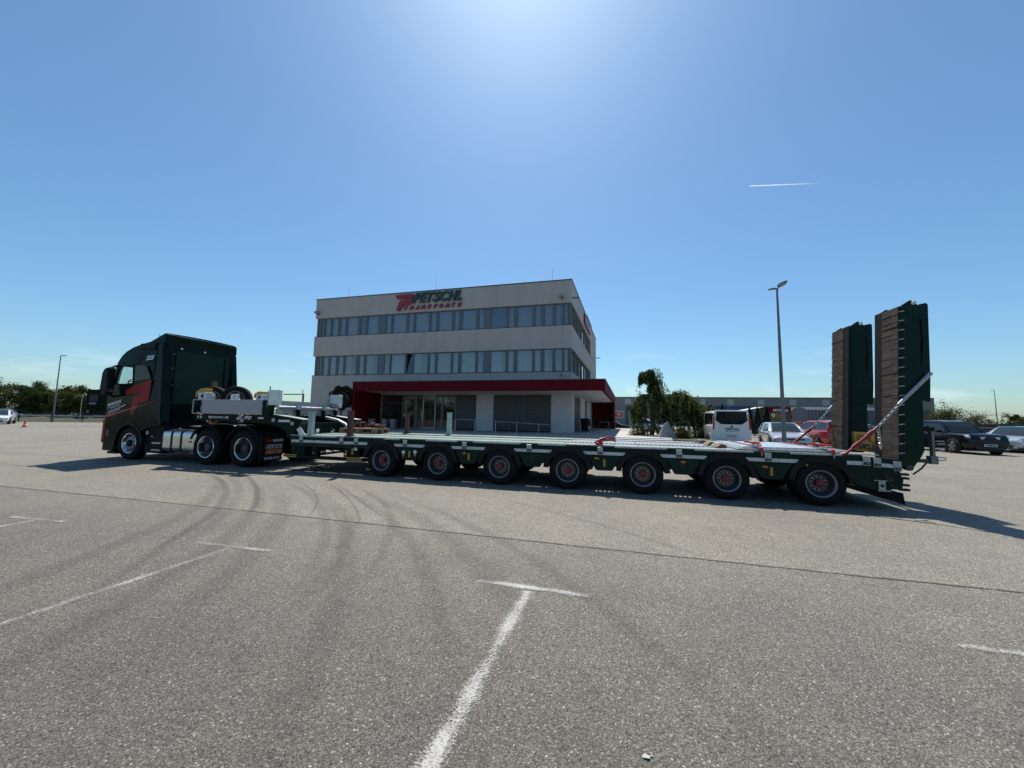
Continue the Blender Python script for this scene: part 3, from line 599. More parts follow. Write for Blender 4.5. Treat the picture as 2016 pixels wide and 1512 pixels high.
# planters and shrubs under the canopy
for i, (x, y, lb) in enumerate(((-14.75, -1.35, 'pale tapered planter with dark round shrub nearest the red canopy wall'), (-13.83, -1.0, 'pale tapered planter, middle of three left of the entrance'), (-13.14, -1.0, 'pale tapered planter nearest the entrance glass'))):
    p = thing('planter', lb, 'planter', W(x, y, .50), _t, 'planters under the canopy')
    MB().add([(-.13, -.13, 0), (.13, -.13, 0), (.13, .13, 0), (-.13, .13, 0), (-.2, -.2, .74), (.2, -.2, .74), (.2, .2, .74), (-.2, .2, .74)], [(0, 3, 2, 1), (4, 5, 6, 7), (0, 1, 5, 4), (1, 2, 6, 5), (2, 3, 7, 6), (3, 0, 4, 7)]).build('pot', 'pot_pale', p, bevel=.01)
    n_ = 900 if i == 0 else 420; q = np.random.normal(size=(n_, 3)); q /= np.linalg.norm(q, axis=1)[:, None]; r_ = (.42 if i == 0 else .2); q = q * np.random.uniform(.6, 1, (n_, 1)) * np.array([r_, r_, r_ * .8]) + np.array([0, 0, .74 + r_ * .75])
    link('foliage', leaf_mesh('foliage', q, .07, 'leaf_dark'), p)
# clipped round tree before the closed wall
tp = thing('topiary_tree', 'clipped round brownish tree in front of the pale wall left of the canopy', 'tree', (-12.3, 27.0, 0))
MB().tube([(0, 0, 0), (.03, 0, .9), (-.02, .02, 1.9), (.03, 0, 2.5)], [.09, .07, .06, .03], 8).build('trunk', 'bark', tp, smooth=40)
n_ = 9000; q = np.random.normal(size=(n_, 3)); q /= np.linalg.norm(q, axis=1)[:, None]
q *= (1 + .10 * np.sin(q[:, :1] * 7 + q[:, 2:] * 5)) * np.random.uniform(.80, 1.02, (n_, 1)); q = q * np.array([.80, .80, .86]) + np.array([.02, 0, 2.72])
link('crown', leaf_mesh('crown', q, .085, 'leaf_brown'), tp)
# garden furniture in the corner of the terrace
def chairset(x, y, rz, lb):
    t = thing('garden_chair', lb, 'chair', W(x, y, .50), rz, 'chairs on the terrace')
    MB().box(-.24, .24, -.24, .24, .42, .46).build('seat', 'black_plastic', t); MB().box(-.24, .24, .22, .26, .46, .95).build('backrest', 'black_plastic', t)
    for sx in (-.21, .21):
        for sy in (-.21, .23): MB().cyl((sx, sy, 0), (sx, sy, .42), .015, .015, 6).build('leg', 'lamp_grey', t)
for x, y, rz, lb in ((.75, 4.6, 2.4, 'dark garden chair against the white wall by the shutter'), (1.1, 6.4, -.6, 'dark garden chair left of the terrace table'), (2.0, 9.2, 1.9, 'dark garden chair right of the terrace table')): chairset(x, y, rz, lb)
t = thing('garden_table', 'dark slatted garden table before the red end wall', 'table', W(1.5, 8.0, .50), _t)
MB().box(-.7, .7, -.4, .4, .70, .74).build('table_top', 'lamp_grey', t)
for sx in (-.62, .62):
    for sy in (-.33, .33): MB().box(sx - .025, sx + .025, sy - .025, sy + .025, 0, .70).build('leg', 'lamp_grey', t)
b_ = thing('waste_bin', 'black wheeled bin beside the side shutter', 'bin', W(.55, 3.2, .50), _t)
MB().add([(-.24, -.26, .05), (.24, -.26, .05), (.24, .26, .05), (-.24, .26, .05), (-.29, -.33, .95), (.29, -.33, .95), (.29, .33, .95), (-.29, .33, .95)], [(0, 3, 2, 1), (4, 5, 6, 7), (0, 1, 5, 4), (1, 2, 6, 5), (2, 3, 7, 6), (3, 0, 4, 7)]).build('body', 'black_plastic', b_)
MB().box(-.31, .31, -.36, .36, .952, 1.02).build('lid', 'black_plastic', b_, bevel=.02)
for sx in (-.25, .25): MB().lathe([(.001, -.03), (.09, -.03), (.09, .03), (.001, .03)], (sx, .28, .09), 'x', 14).build('wheel', 'rubber', b_)
# notice stands inside the entrance
for x, m_, lb in ((-12.6, 'yellow_board', 'yellow notice stand behind the entrance glass'), (-11.75, 'white_enamel', 'white notice stand behind the entrance glass')):
    t = thing('notice_stand', lb, 'sign', W(x, .75, .553), _t)
    MB().box(-.17, .17, -.012, .012, .75, 1.40).build('board', m_, t); MB().cyl((0, .02, .02), (0, .02, .75), .014, .014, 6).build('pole', 'rail_steel', t); MB().box(-.17, .17, -.15, .15, 0, .02).build('base', 'rail_steel', t)

# ---------------------------------------------------------------- low-bed trailer (local x along it to the rear, y away from the camera side)
TO = (-3.1683, 9.2274, 0.0); TA = rad(-15.628)
tr = thing('lowbed_trailer', 'long dark green seven axle low-bed trailer with raised folding ramps at the rear', 'trailer', TO, TA)
TWID = 2.55
WS = [i * 1.51 for i in range(7)]
def part(name, m, x0, x1, y0, y1, z0, z1, parent=None, bevel=0, label=None): return MB().box(x0, x1, y0, y1, z0, z1).build(name, m, parent or tr, bevel=bevel, label=label)
# main frame
part('chassis_beam', 'frame_green', -2.55, 10.0, .62, .80, .52, .86); part('chassis_beam', 'frame_green', -2.55, 10.0, 1.75, 1.93, .52, .86)
for x in [-2.2 + i * .755 for i in range(16)]: part('cross_member', 'frame_green', x, x + .08, .15, 2.40, .70, .86)
for y0, y1 in ((.03, .13), (2.42, 2.52)): part('side_rail', 'green_paint', -2.80, 9.62, y0, y1, .66, .925)
b = MB().prism([(9.62, .925), (10.22, .86), (10.22, .60), (9.62, .66)], 'y', .03, .13); b.build('side_rail', 'green_paint', tr)
part('under_deck_light_block', 'chassis_black', -.6, 9.9, .86, 1.70, .42, .68)  # added box that stops light leaking through under the deck
# wheels
ty = MB(); ty.lathe([(.235, .02), (.30, .0), (.365, .012), (.388, .035), (.395, .07), (.395, .20), (.388, .225), (.36, .245), (.30, .25), (.24, .24)], (0, 0, 0), 'y', 40, close=True)
for r_ in (.12,): pass
tyre_me = ty.mesh('wheel', 'rubber', 35)
rim = MB(); rim.lathe([(.246, .012), (.236, .004), (.222, .012), (.216, .03), (.226, .036), (.214, .05)], (0, 0, 0), 'y', 40, caps=False); rim_me = rim.mesh('rim', 'rim_grey', 40)
dish = MB(); dish.lathe([(.214, .045), (.205, .10), (.172, .155), (.140, .160)], (0, 0, 0), 'y', 36)
dish.f = [f for f in dish.f if len(f) == 4]; dish_me = dish.mesh('dish', 'rim_dark', 40)
hp = MB(); hp.lathe([(.142, .158), (.146, .146), (.137, .138), (.07, .138)], (0, 0, 0), 'y', 32, caps=False); hp_me = hp.mesh('hub_plate', 'hub_plate', 40)
nt = MB()
for k in range(10):
    a = 2 * pi * k / 10; nt.cyl((.114 * cos(a), .145, .114 * sin(a)), (.114 * cos(a), .112, .114 * sin(a)), .0165, .014, 6)
nt_me = nt.mesh('wheel_nuts', 'chassis_black')
hc = MB(); hc.lathe([(.078, .145), (.078, .075), (.070, .055), (.045, .048), (.042, .036), (.001, .034)], (0, 0, 0), 'y', 24); hc_me = hc.mesh('hub_cap', 'hub_red', 35)
def trailer_wheel(s, near):
    w = link('wheel', tyre_me, tr); w.location = (s, .0 if near else TWID, .393)
    if not near: w.rotation_euler = (0, 0, pi)
    for nme, me in (('rim', rim_me), ('dish', dish_me), ('hub_plate', hp_me), ('wheel_nuts', nt_me), ('hub_cap', hc_me)):
        c = link(nme, me, w)
        if nme == 'wheel_nuts': stuff(c)
        c.rotation_euler = (0, rnd.uniform(0, 6.28) if nme == 'wheel_nuts' else 0, 0)
    i = link('wheel', tyre_me, tr); i.location = (s, .275 if near else TWID - .275, .393); i.rotation_euler = (0, 0, 0 if near else pi)
for s in WS:
    trailer_wheel(s, True); trailer_wheel(s, False)
    MB().cyl((s, .45, .393), (s, 2.1, .393), .07, .07, 10).build('axle', 'chassis_black', tr)
    MB().box(s - .35, s - .28, .55, .62, .42, .75).box(s - .3, s + .02, .60, .70, .36, .42).build('suspension_arm', 'chassis_black', tr)
    MB().box(s + .16, s + .36, .50, .66, .40, .60).build('air_bellow', 'rubber', tr, bevel=.03)
    f = MB(); f.arc_band((s, .393), .418, .518, 6, 174, -.014, .52, 20); f.build('fender', 'black_plastic', tr, smooth=35)
    f = MB(); f.arc_band((s, .393), .468, .512, 12, 168, 2.04, 2.56, 12); f.build('fender', 'black_plastic', tr, smooth=35)
    MB().lathe([(.001, -.1), (.08, -.1), (.09, -.04), (.09, .1), (.001, .1)], (s - .16, .72, .44), 'x', 14).build('brake_chamber', 'chassis_black', tr, smooth=35)
# panels between the wheels, with their fittings
for i in range(7):
    c = WS[i] + .755 if i < 6 else None
    if c is not None:
        for y0, y1 in ((.015, .06), (2.49, 2.535)):
            b = MB(); b.prism([(c - .33, .725), (c + .33, .725), (c + .17, .445), (c + .14, .43), (c - .14, .43), (c - .17, .445)], 'y', y0, y1); pn = b.build('side_panel', 'green_paint', tr, bevel=.006)
        MB().prism([(c - .40, .735), (c + .40, .735), (c + .31, .60), (c - .31, .60)], 'y', .06, .10).build('panel_backing', 'frame_green', tr)
        e0, e1 = WS[i] + .335, WS[i + 1] - .335
        sp_ = MB().box(e0, e1, .012, .028, .748, .812).build('reflective_strip', 'side_strip', tr)
for e0, e1 in ((-2.75, -2.02), (-2.0, -1.2), (-1.14, -.42), (9.46, 9.70)): part('reflective_strip', 'side_strip', e0, e1, .012, .028, .755, .822)
MB().prism([(9.95, .805), (10.12, .79), (10.12, .725), (9.95, .742)], 'y', .010, .028).build('reflective_strip', 'side_strip', tr)
lp = MB(); lp.box(-.055, .055, -.012, .010, -.075, .085); lp_me = lp.mesh('lashing_plate', 'galv')
lr = MB(); lr.box(-.045, .045, -.020, -.0125, -.060, -.012); lr_me = lr.mesh('ring_recess', 'print_black')
rg = MB(); rg.tube([(-.026, -.030, -.036), (.026, -.030, -.036)], .008, 6); rg_me = rg.mesh('ring', 'galv')
for k, s in enumerate([-2.42, -1.17, -.73, .65, 2.18, 3.70, 5.21, 6.72, 8.24, 9.74, 9.89, 10.17]):
    z = .825 if s < 9.8 else (.805 if s < 10 else .755)
    o = link('lashing_plate', lp_me, tr, .006); o.location = (s, .0, z)
    link('ring_recess', lr_me, o); link('ring', rg_me, o)
for s, z in ((2.18, .66), (5.14, .675), (6.79, .675), (8.19, .655)):
    b = MB(); b.lathe([(.001, -.022), (.03, -.022), (.045, -.008), (.045, 0)], (0, 0, 0), 'y', 18); o = b.build('marker_lamp', 'orange_lens', tr, smooth=30); o.location = (s, .014, z); o.scale = (1.2, 1, .55)
for s, z in ((-.83, .58), (.77, .585), (2.29, .585), (5.29, .585), (8.29, .575)):
    o = part('brake_tag', 'yellow_label', s - .022, s + .022, .006, .0145, z - .075, z + .075)
    for dx in (-.06, .045): part('tag_bracket', 'print_black', s + dx, s + dx + .015, .002, .0146, z - .08, z + .03)
for s, z in ((.61, .62), (.92, .635)):
    b = MB(); b.lathe([(.001, -.01), (.042, -.01), (.045, 0)], (s, .0145, z), 'y', 18); b.build('round_sticker', 'decal_white', tr); part('sticker_strip', 'yellow_label', s - .025, s + .025, .008, .0144, z - .095, z - .058)
for s, z in ((3.79, .61), (6.79, .59)):       # the maker's small black swan-like mark
    b = MB(); b.prism([(s - .06, z + .02), (s - .02, z + .06), (s + .06, z + .065), (s + .01, z + .035), (s - .0, z + .0), (s + .05, z - .005), (s + .01, z - .02), (s - .01, z - .07), (s - .03, z - .015)], 'y', .008, .0146); b.build('maker_mark', 'print_black', tr)
for s in (8.86,): MB().lathe([(.001, -.012), (.02, -.012), (.022, 0)], (s, .028, .71), 'y', 12).build('reflector', 'yellow_label', tr)
# deck: longitudinal plates with grooves, toe bar along the edge
EDGES = [(.03, .62), (.66, .98), (1.02, 1.53), (1.57, 1.89), (1.93, 2.52)]
JO = [-2.82, -.75, 1.43, 2.94, 4.45]
for a, b_ in zip(JO[:-1], JO[1:]):
    for k, (y0, y1) in enumerate(EDGES):
        dz = (.012, -.02, .0, -.02, .012)[k]
        part('deck_plate', 'deck_plate', a + .006, b_ - .006, y0, y1, .927, .937 + dz)
for a, b_ in ((4.45, 5.96), (5.96, 7.47), (7.47, 8.98), (8.98, 9.95)):
    for k, (y0, y1) in enumerate(((.03, .50), (.80, 1.05), (1.09, 1.46), (1.50, 1.75), (2.05, 2.52))): part('deck_plate', 'deck_steel', a + .006, b_ - .006, y0, y1, .927, .945)
for y0 in (.53, 1.78):
    gb = MB()
    for k in range(62): x = 4.5 + k * .085; gb.box(x, x + .035, y0, y0 + .24, .905, .955)
    gb.box(4.47, 9.80, y0 - .018, y0 - .003, .90, .95); gb.box(4.47, 9.80, y0 + .243, y0 + .258, .90, .95)
    gb.build('deck_grating', 'deck_steel', tr)
for a, b_ in ((-2.5, -1.3), (.1, .5), (1.2, 2.0), (2.4, 3.5), (3.9, 4.5), (5.5, 6.5), (7.0, 8.0), (8.6, 9.4)):
    part('edge_trim', 'mint_paint' if a < 4.5 else 'galv', a, b_, -.022, .028, .905, .936)
# under-frame between gooseneck and first axle
part('neck_pillar', 'frame_green', -2.78, -2.44, .05, .40, .40, .70); part('neck_pillar', 'frame_green', -2.78, -2.44, 2.15, 2.50, .40, .70)
part('support_leg', 'frame_green', -2.42, -2.33, .04, .16, .38, .70); part('support_leg', 'frame_green', -2.02, -1.93, .04, .16, .38, .70)
part('lower_beam', 'frame_green', -2.85, -.46, .03, .22, .335, .405); part('lower_beam', 'frame_green', -2.85, -.46, 2.33, 2.52, .335, .405)
part('cross_tube', 'frame_green', -2.6, -2.5, .22, 2.33, .345, .40); part('cross_tube', 'frame_green', -.6, -.5, .22, 2.33, .345, .40)
part('valve_box', 'frame_green', -1.13, -.66, .05, .25, .43, .71, bevel=.01); MB().cyl((-1.05, .045, .50), (-1.05, .02, .50), .022, .022, 10).build('air_coupling', 'chrome', tr)
MB().box(-.80, -.72, .03, .049, .60, .68).build('safety_sticker', 'decal_white', tr); MB().box(-1.06, -1.02, .03, .049, .47, .60).build('brake_tag', 'yellow_label', tr)
MB().tube([(-1.9, .14, .66), (-1.4, .12, .60), (-1.15, .10, .60)], .012, 6).tube([(-1.9, .2, .62), (-1.5, .2, .53), (-1.15, .2, .52)], .012, 6).build('air_hose', 'print_black', tr)
for x in (-2.98, -.98): 
    part('yellow_plate', 'yellow_label', x, x + .42, .006, .024, .365, .435); MB().box(x + .03, x + .33, .002, .0055, .392, .412).build('printed_line', 'print_black', tr); MB().box(x + .36, x + .39, .002, .0055, .382, .422).build('printed_mark', 'print_black', tr)
# gooseneck
NK = MB(); NK.prism([(-6.42, 1.43), (-3.55, 1.46), (-2.95, 1.40), (-2.50, 1.34), (-2.62, 1.22), (-2.72, 1.02), (-2.79, .93), (-2.79, .86), (-3.05, .86), (-3.02, 1.0), (-3.25, 1.12), (-3.7, 1.21), (-4.6, 1.23), (-6.40, 1.28)], 'y', .10, .34); NK.build('gooseneck_beam', 'frame_green', tr, bevel=.01)
NK = MB(); NK.prism([(-6.42, 1.43), (-3.55, 1.46), (-2.95, 1.40), (-2.50, 1.34), (-2.62, 1.22), (-2.72, 1.02), (-2.79, .93), (-2.79, .86), (-3.05, .86), (-3.02, 1.0), (-3.25, 1.12), (-3.7, 1.21), (-4.6, 1.23), (-6.40, 1.28)], 'y', 2.21, 2.45); NK.build('gooseneck_beam', 'frame_green', tr, bevel=.01)
MB().prism([(-3.52, 1.475), (-2.96, 1.412), (-2.48, 1.352), (-2.50, 1.342), (-2.96, 1.402), (-3.52, 1.465)], 'y', .085, .36).build('beam_cap', 'mint_paint', tr); MB().prism([(-3.52, 1.475), (-2.96, 1.412), (-2.48, 1.352), (-2.50, 1.342), (-2.96, 1.402), (-3.52, 1.465)], 'y', 2.19, 2.47).build('beam_cap', 'galv', tr)
part('gooseneck_floor', 'frame_green', -6.40, -3.6, .34, 2.21, 1.36, 1.44); part('neck_cross', 'frame_green', -3.0, -2.8, .34, 2.21, .95, 1.25); part('king_plate', 'chassis_black', -6.2, -4.4, .5, 2.05, 1.24, 1.36)
for y in (.9, 1.5): MB().cyl((-4.3, y, 1.35), (-2.75, y, 1.02), .07, .07, 12).build('neck_cylinder', 'chrome', tr, smooth=40)
MB().tube([(-3.3, 1.8, 1.40), (-2.9, 1.85, 1.32), (-2.6, 1.85, 1.20), (-2.5, 1.85, 1.05)], .045, 8).build('hose_bundle', 'galv', tr, smooth=40)
part('white_flash', 'decal_white', -3.32, -2.93, .094, .101, 1.27, 1.33).rotation_euler = (0, rad(0), 0)
for s, z in ((-2.84, 1.235), (-3.48, 1.32)):
    MB().lathe([(.001, -.03), (.05, -.03), (.06, -.012), (.06, 0)], (s, .10, z), 'y', 16).build('pivot_pin', 'galv', tr, smooth=35)
MB().prism([(-2.47, 1.165), (-2.33, 1.0), (-2.25, .93), (-2.47, .93), (-2.58, 1.09)], 'y', -.012, .0).build('warning_flap', 'decal_white', tr)
for x0, x1 in ((-6.30, -6.24), (-6.20, -6.12), (-5.86, -5.72), (-5.25, -5.10)): part('neck_fitting', 'galv', x0, x1, .085, .10, 1.33, 1.40)
MB().cyl((-5.70, .07, 1.365), (-5.26, .07, 1.365), .035, .035, 12).build('filter_tube', 'galv', tr, smooth=40)
for x, z in ((-4.70, 1.34), (-4.56, 1.30), (-4.42, 1.37), (-4.62, 1.39), (-4.30, 1.36)): MB().box(x - .055, x + .05, .05, .11, z - .045, z + .04).build('hydraulic_valve', 'galv', tr, bevel=.01)
part('control_plate', 'decal_white', -4.02, -3.84, .085, .0995, 1.34, 1.39)
# load box on the neck
part('stowage_box', 'box_grey', -6.02, -3.82, .0, .06, 1.46, 1.865, bevel=.008); part('stowage_box', 'box_grey', -6.02, -3.82, 2.49, 2.55, 1.46, 1.865, bevel=.008)
part('box_post', 'frame_green', -3.81, -3.60, .02, .20, 1.44, 1.86); part('box_post', 'frame_green', -3.81, -3.60, 2.35, 2.53, 1.44, 1.86)
part('rear_board', 'box_grey', -3.56, -3.50, .205, 2.345, 1.49, 1.63); part('rear_board', 'box_grey', -3.62, -3.565, .205, 2.345, 1.66, 1.86)
for z in (1.47, 1.865): part('niche_frame', 'galv', -6.40, -6.03, .0, .03, z - .012, z + .012)
for x in (-6.40, -6.045): part('niche_frame', 'galv', x - .012, x + .012, .0, .03, 1.483, 1.852)
part('niche_back', 'chassis_black', -6.39, -6.05, .25, .27, 1.47, 1.86)
MB().tube([(-6.3, .2, 1.8), (-6.2, .12, 1.72), (-6.28, .15, 1.6), (-6.15, .14, 1.52)], .018, 6).tube([(-6.2, .12, 1.75), (-6.12, .12, 1.77)], .03, 6).build('hose_coil', 'galv', tr)
MB().tube([(-3.43, .14, 1.68), (-3.43, 2.42, 1.68)], .035, 10).build('light_bar_tube', 'alu', tr, smooth=40)
for y in (.75, 1.75): part('tube_clamp', 'galv', -3.49, -3.37, y, y + .16, 1.62, 1.74)
for y in (.80, 1.78, 2.3): part('tube_post', 'frame_green', -3.46, -3.38, y, y + .08, 1.44, 1.63)
def board(y0, y1, lb):
    o = MB().box(-3.62, -3.24, y0, y1, 1.72, 2.14).build('warning_board_box', 'alu', tr, bevel=.015, label=lb)
    MB().box(-3.70, -3.625, y0 + .02, y1 - .02, 1.66, 2.10).build('bracket', 'galv', o, bevel=.01)
    MB().cyl((-3.63, (y0 + y1) / 2, 2.10), (-3.63, (y0 + y1) / 2, 2.24), .015, .015, 8).build('pin', 'lamp_grey', o)
    MB().tube([(-3.30, y0 + .02, 1.73), (-3.2, y0, 1.66), (-3.12, y0 + .1, 1.55), (-3.0, y0 + .2, 1.46)], .011, 6).build('cable', 'print_black', o)
board(.0, .10, 'dull aluminium board box on the near end of the cross tube'); board(2.28, 2.44, 'bright aluminium board box on the far end of the cross tube')
# two spare wheels stand on the neck
for s, y in ((-6.28, .42), (-5.34, .42)):
    w = link('spare_wheel', tyre_me, tr); w.location = (s, y, 1.90); w.rotation_euler = (0, 0, rad(32))
    rm = link('rim', rim_me, w); link('dish', dish_me, w); link('hub_plate', hp_me, w); stuff(link('wheel_nuts', nt_me, w))
    MB().box(s - .06, s + .24, y - .10, y - .06, 1.87, 2.05).build('wheel_clamp', 'white_enamel', tr, bevel=.01)
    MB().cyl((s + .10, y - .115, 2.0), (s + .10, y - .10, 2.0), .014, .014, 6).cyl((s + .10, y - .115, 1.93), (s + .10, y - .10, 1.93), .014, .014, 6).build('clamp_bolt', 'print_black', tr)
for s in (-6.16, -4.02):
    k = 1.0 if s < -5 else .72
    o = MB().box(s - .15 * k, s + .13 * k, .06, .30, 1.865, 1.865 + .22 * k).build('winch_housing', 'white_enamel', tr, bevel=.01)
    MB().lathe([(.001, -.012), (.05 * k, -.012), (.055 * k, 0)], (s + .02, .06, 1.865 + .11 * k), 'y', 16).build('winch_drum', 'print_black', o)
    MB().prism([(s - .30 * k, 1.90 + .03 * k), (s - .28 * k, 1.865 + .24 * k), (s - .10 * k, 1.865 + .33 * k), (s + .10 * k, 1.865 + .33 * k), (s + .10 * k, 1.865 + .225 * k), (s - .16 * k, 1.865 + .225 * k)], 'y', .08, .28).build('winch_cover', 'amber_winch', o, bevel=.01)
part('work_lamp', 'wood_pallet', -7.05, -6.93, .95, 1.05, 2.10, 2.50)
part('flag_frame', 'lamp_grey', -4.4, -3.62, 1.2, 1.22, 2.08, 2.11); part('flag_frame', 'lamp_grey', -3.66, -3.62, 1.2, 1.22, 1.44, 2.08)
# rear end
b = MB(); b.prism([(9.44, .70), (9.80, .68), (10.22, .62), (10.27, .56), (10.24, .36), (10.10, .36), (9.97, .30), (9.60, .40)], 'y', .04, .16); b.build('tail_cheek', 'green_paint', tr, bevel=.006)
b = MB(); b.prism([(9.44, .70), (9.80, .68), (10.22, .62), (10.27, .56), (10.24, .36), (10.10, .36), (9.97, .30), (9.60, .40)], 'y', 2.39, 2.51); b.build('tail_cheek', 'green_paint', tr, bevel=.006)
b = MB(); b.prism([(9.95, .68), (10.00, .68), (10.14, .37), (10.09, .37)], 'y', .030, .040); b.build('cheek_rib', 'print_black', tr)
MB().prism([(9.83, .66), (9.85, .66), (9.85, .42), (9.83, .42)], 'y', .032, .040).build('cheek_rib', 'print_black', tr)
b = MB(); b.prism([(9.3, .42), (10.28, .30), (10.30, .10), (9.96, .26), (9.5, .36)], 'y', .10, 2.45); b.build('tail_skirt', 'rubber', tr)
part('support_foot', 'galv', 9.895, 9.99, .005, .036, .345, .495, bevel=.004); part('foot_plate', 'galv', 9.88, 10.06, .0, .12, .325, .343); part('foot_plate', 'galv', 9.84, 10.02, .01, .034, .497, .512)
MB().lathe([(.001, -.02), (.022, -.02), (.032, 0)], (9.945, .005, .42), 'y', 6).build('foot_nut', 'rim_dark', tr)
MB().lathe([(.001, -.008), (.018, -.008), (.022, 0)], (10.10, .04, .52), 'y', 12).build('tail_marker', 'red_lens', tr)
part('tail_beam', 'frame_green', 10.02, 10.22, .16, 2.39, .48, .82)
for z in (.62, .555, .44, .36): MB().box(10.23, 10.36, .06, .14, z - .018, z + .018).build('hinge_lug', 'black_plastic', tr)
MB().lathe([(.001, -.025), (.04, -.025), (.055, -.01), (.055, .10)], (10.36, .04, .745), 'y', 18).build('ramp_hinge_boss', 'rim_dark', tr, smooth=35); MB().lathe([(.001, -.025), (.04, -.025), (.055, -.01), (.055, .10)], (10.36, 1.50, .745), 'y', 18).build('ramp_hinge_boss', 'galv', tr, smooth=35)
# ramps: upright, folded in two, timber treads to the front
LEAN = .058
def RT(u, y, w): return (10.22 + u + LEAN * (w), y, .84 + w)       # u: rearwards, w: up along the ramp
def ramp(y0, y1, wood0, wood1, lb, outer):
    b = MB(); H_ = 2.76
    prof = [(.015, 0), (.03, -.06), (.19, -.09), (.30, .10), (.34, .20), (.28, H_ - .06), (.20, H_ + .05), (.15, H_ + .06), (.04, H_ - .02), (.015, H_ - .06)]
    for a, c in ((y0, y0 + .035), (y1 - .035, y1)): b.prism(prof, 'y', a, c)
    b.box(.02, .05, y0 + .036, y1 - .036, 0, H_ - .03); b.box(.25, .27, y0 + .036, y1 - .036, .25, H_ - .1)
    r = b.build('ramp', 'green_paint', tr, tf=RT, label=lb)
    b = MB()
    for a, c in ((y0 - .006, y0 + .001), (y1 - .001, y1 + .006)): b.prism([(.05, .12), (.24, .28), (.225, H_ - .25), (.05, H_ - .25)], 'y', a, c)
    b.build('side_plate', 'green_paint', r, tf=RT)
    # rear flap folded down behind
    b = MB(); fp = [(.285, H_ - .02), (.38, H_ + .0), (.41, H_ - .03), (.435, 1.45), (.43, 1.05), (.40, 1.03), (.305, 1.06), (.315, 1.6), (.34, 2.1)]
    for a, c in ((y0 + .01, y0 + .045), (y1 - .045, y1 - .01)): b.prism(fp, 'y', a, c)
    b.box(.385, .42, y0 + .046, y1 - .046, 1.06, H_ - .03); b.build('fold_flap', 'green_paint', r, tf=RT)
    MB().lathe([(.001, -.014), (.030, -.014), (.038, 0)], (.20, y0 - .008, H_ + .01), 'y', 18).build('hinge_pin', 'decal_white', r, tf=RT)
    MB().lathe([(.001, -.003), (.028, -.003), (.028, 0)], (.14, y0 - .004, H_ - .10), 'y', 16).build('lifting_hole', 'print_black', r, tf=RT)
    # steel runner and timber treads
    sy0, sy1 = (wood1 + .004, y1) if wood0 <= y0 + .1 else (y0, wood0 - .004)
    MB().box(-.006, .014, sy0, sy1, .02, H_ - .03).build('steel_runner', 'chassis_black', r, tf=RT)
    n = 62; pitch = (H_ - .06) / n; wm = 0
    for i in range(n):
        w0 = .02 + i * pitch; e = rnd.uniform(0, .003) + (.006 if rnd.random() < .06 else 0)
        cut = wood0 + (wood1 - wood0) * (.36 + .05 * ((i * 5) % 3))
        for y_a, y_b in ((wood0 + rnd.uniform(0, .006), cut - .003), (cut, wood1 - rnd.uniform(0, .012))):
            b = MB().box(-.008 - e - rnd.uniform(0, .003), .014, y_a, y_b, w0 + .001, w0 + pitch - .001 - rnd.uniform(0, .005))
            b.build('plank', 'ramp_wood' if rnd.random() < .72 else 'ramp_wood_pale', r, tf=RT)
    for i in range(16):
        w0 = .14 + i * .165; ye = (y0 - .03, y0 + .012) if outer == 0 else (y1 - .012, y1 + .03)
        b = MB().tube([(-.02, ye[0], w0), (.05, ye[0], w0 + .012)], .009, 6); b.build('grip_stud', 'chain_galv', r, tf=RT)
    return r
ramp(.02, .66, .03, .45, 'folded green ramp nearer the camera, brown timber treads facing forward', 0)
ramp(1.50, 2.15, 1.70, 2.14, 'folded green ramp farther from the camera, timber treads facing forward', 1)
# light bracket behind the ramps
part('bracket_post', 'rim_grey', 10.82, 10.86, .24, .32, .80, 1.36, bevel=.006); part('bracket_foot', 'rim_grey', 10.78, 10.88, .22, .34, .80, .94, bevel=.006); part('bracket_arm', 'rim_dark', 10.45, 10.80, .24, .32, .82, .88)
for z in (.92, 1.08, 1.20): MB().tube([(10.84, .2, z), (10.96, .2, z), (10.96, .2, z - .04), (10.86, .2, z - .05)], .010, 6).build('rope_hook', 'galv', tr)
MB().cyl((10.80, .28, 1.36), (10.80, .28, 1.46), .02, .02, 8).build('bracket_pin', 'black_plastic', tr); part('lamp_housing', 'black_plastic', 10.72, 10.86, .22, .34, 1.37, 1.44)
MB().tube([(10.76, .28, .84), (10.66, .26, .72), (10.50, .2, .62)], .014, 8).build('cable', 'rim_dark', tr, smooth=40)
# yellow long-vehicle board between the ramps
o = part('long_vehicle_board', 'yellow_board', 10.28, 10.30, .70, 1.46, .93, 1.31)
for txt, w, z in (('LONG', .42, 1.15), ('VEHICLE', .60, .985)):
    b = textmesh(txt, w, .11, .004, 0, .02); b.v = [(10.279 + y, 1.08 + w / 2 - x, z + zz) for x, y, zz in b.v]; b.build('lettering', 'print_black', o, fix=False)
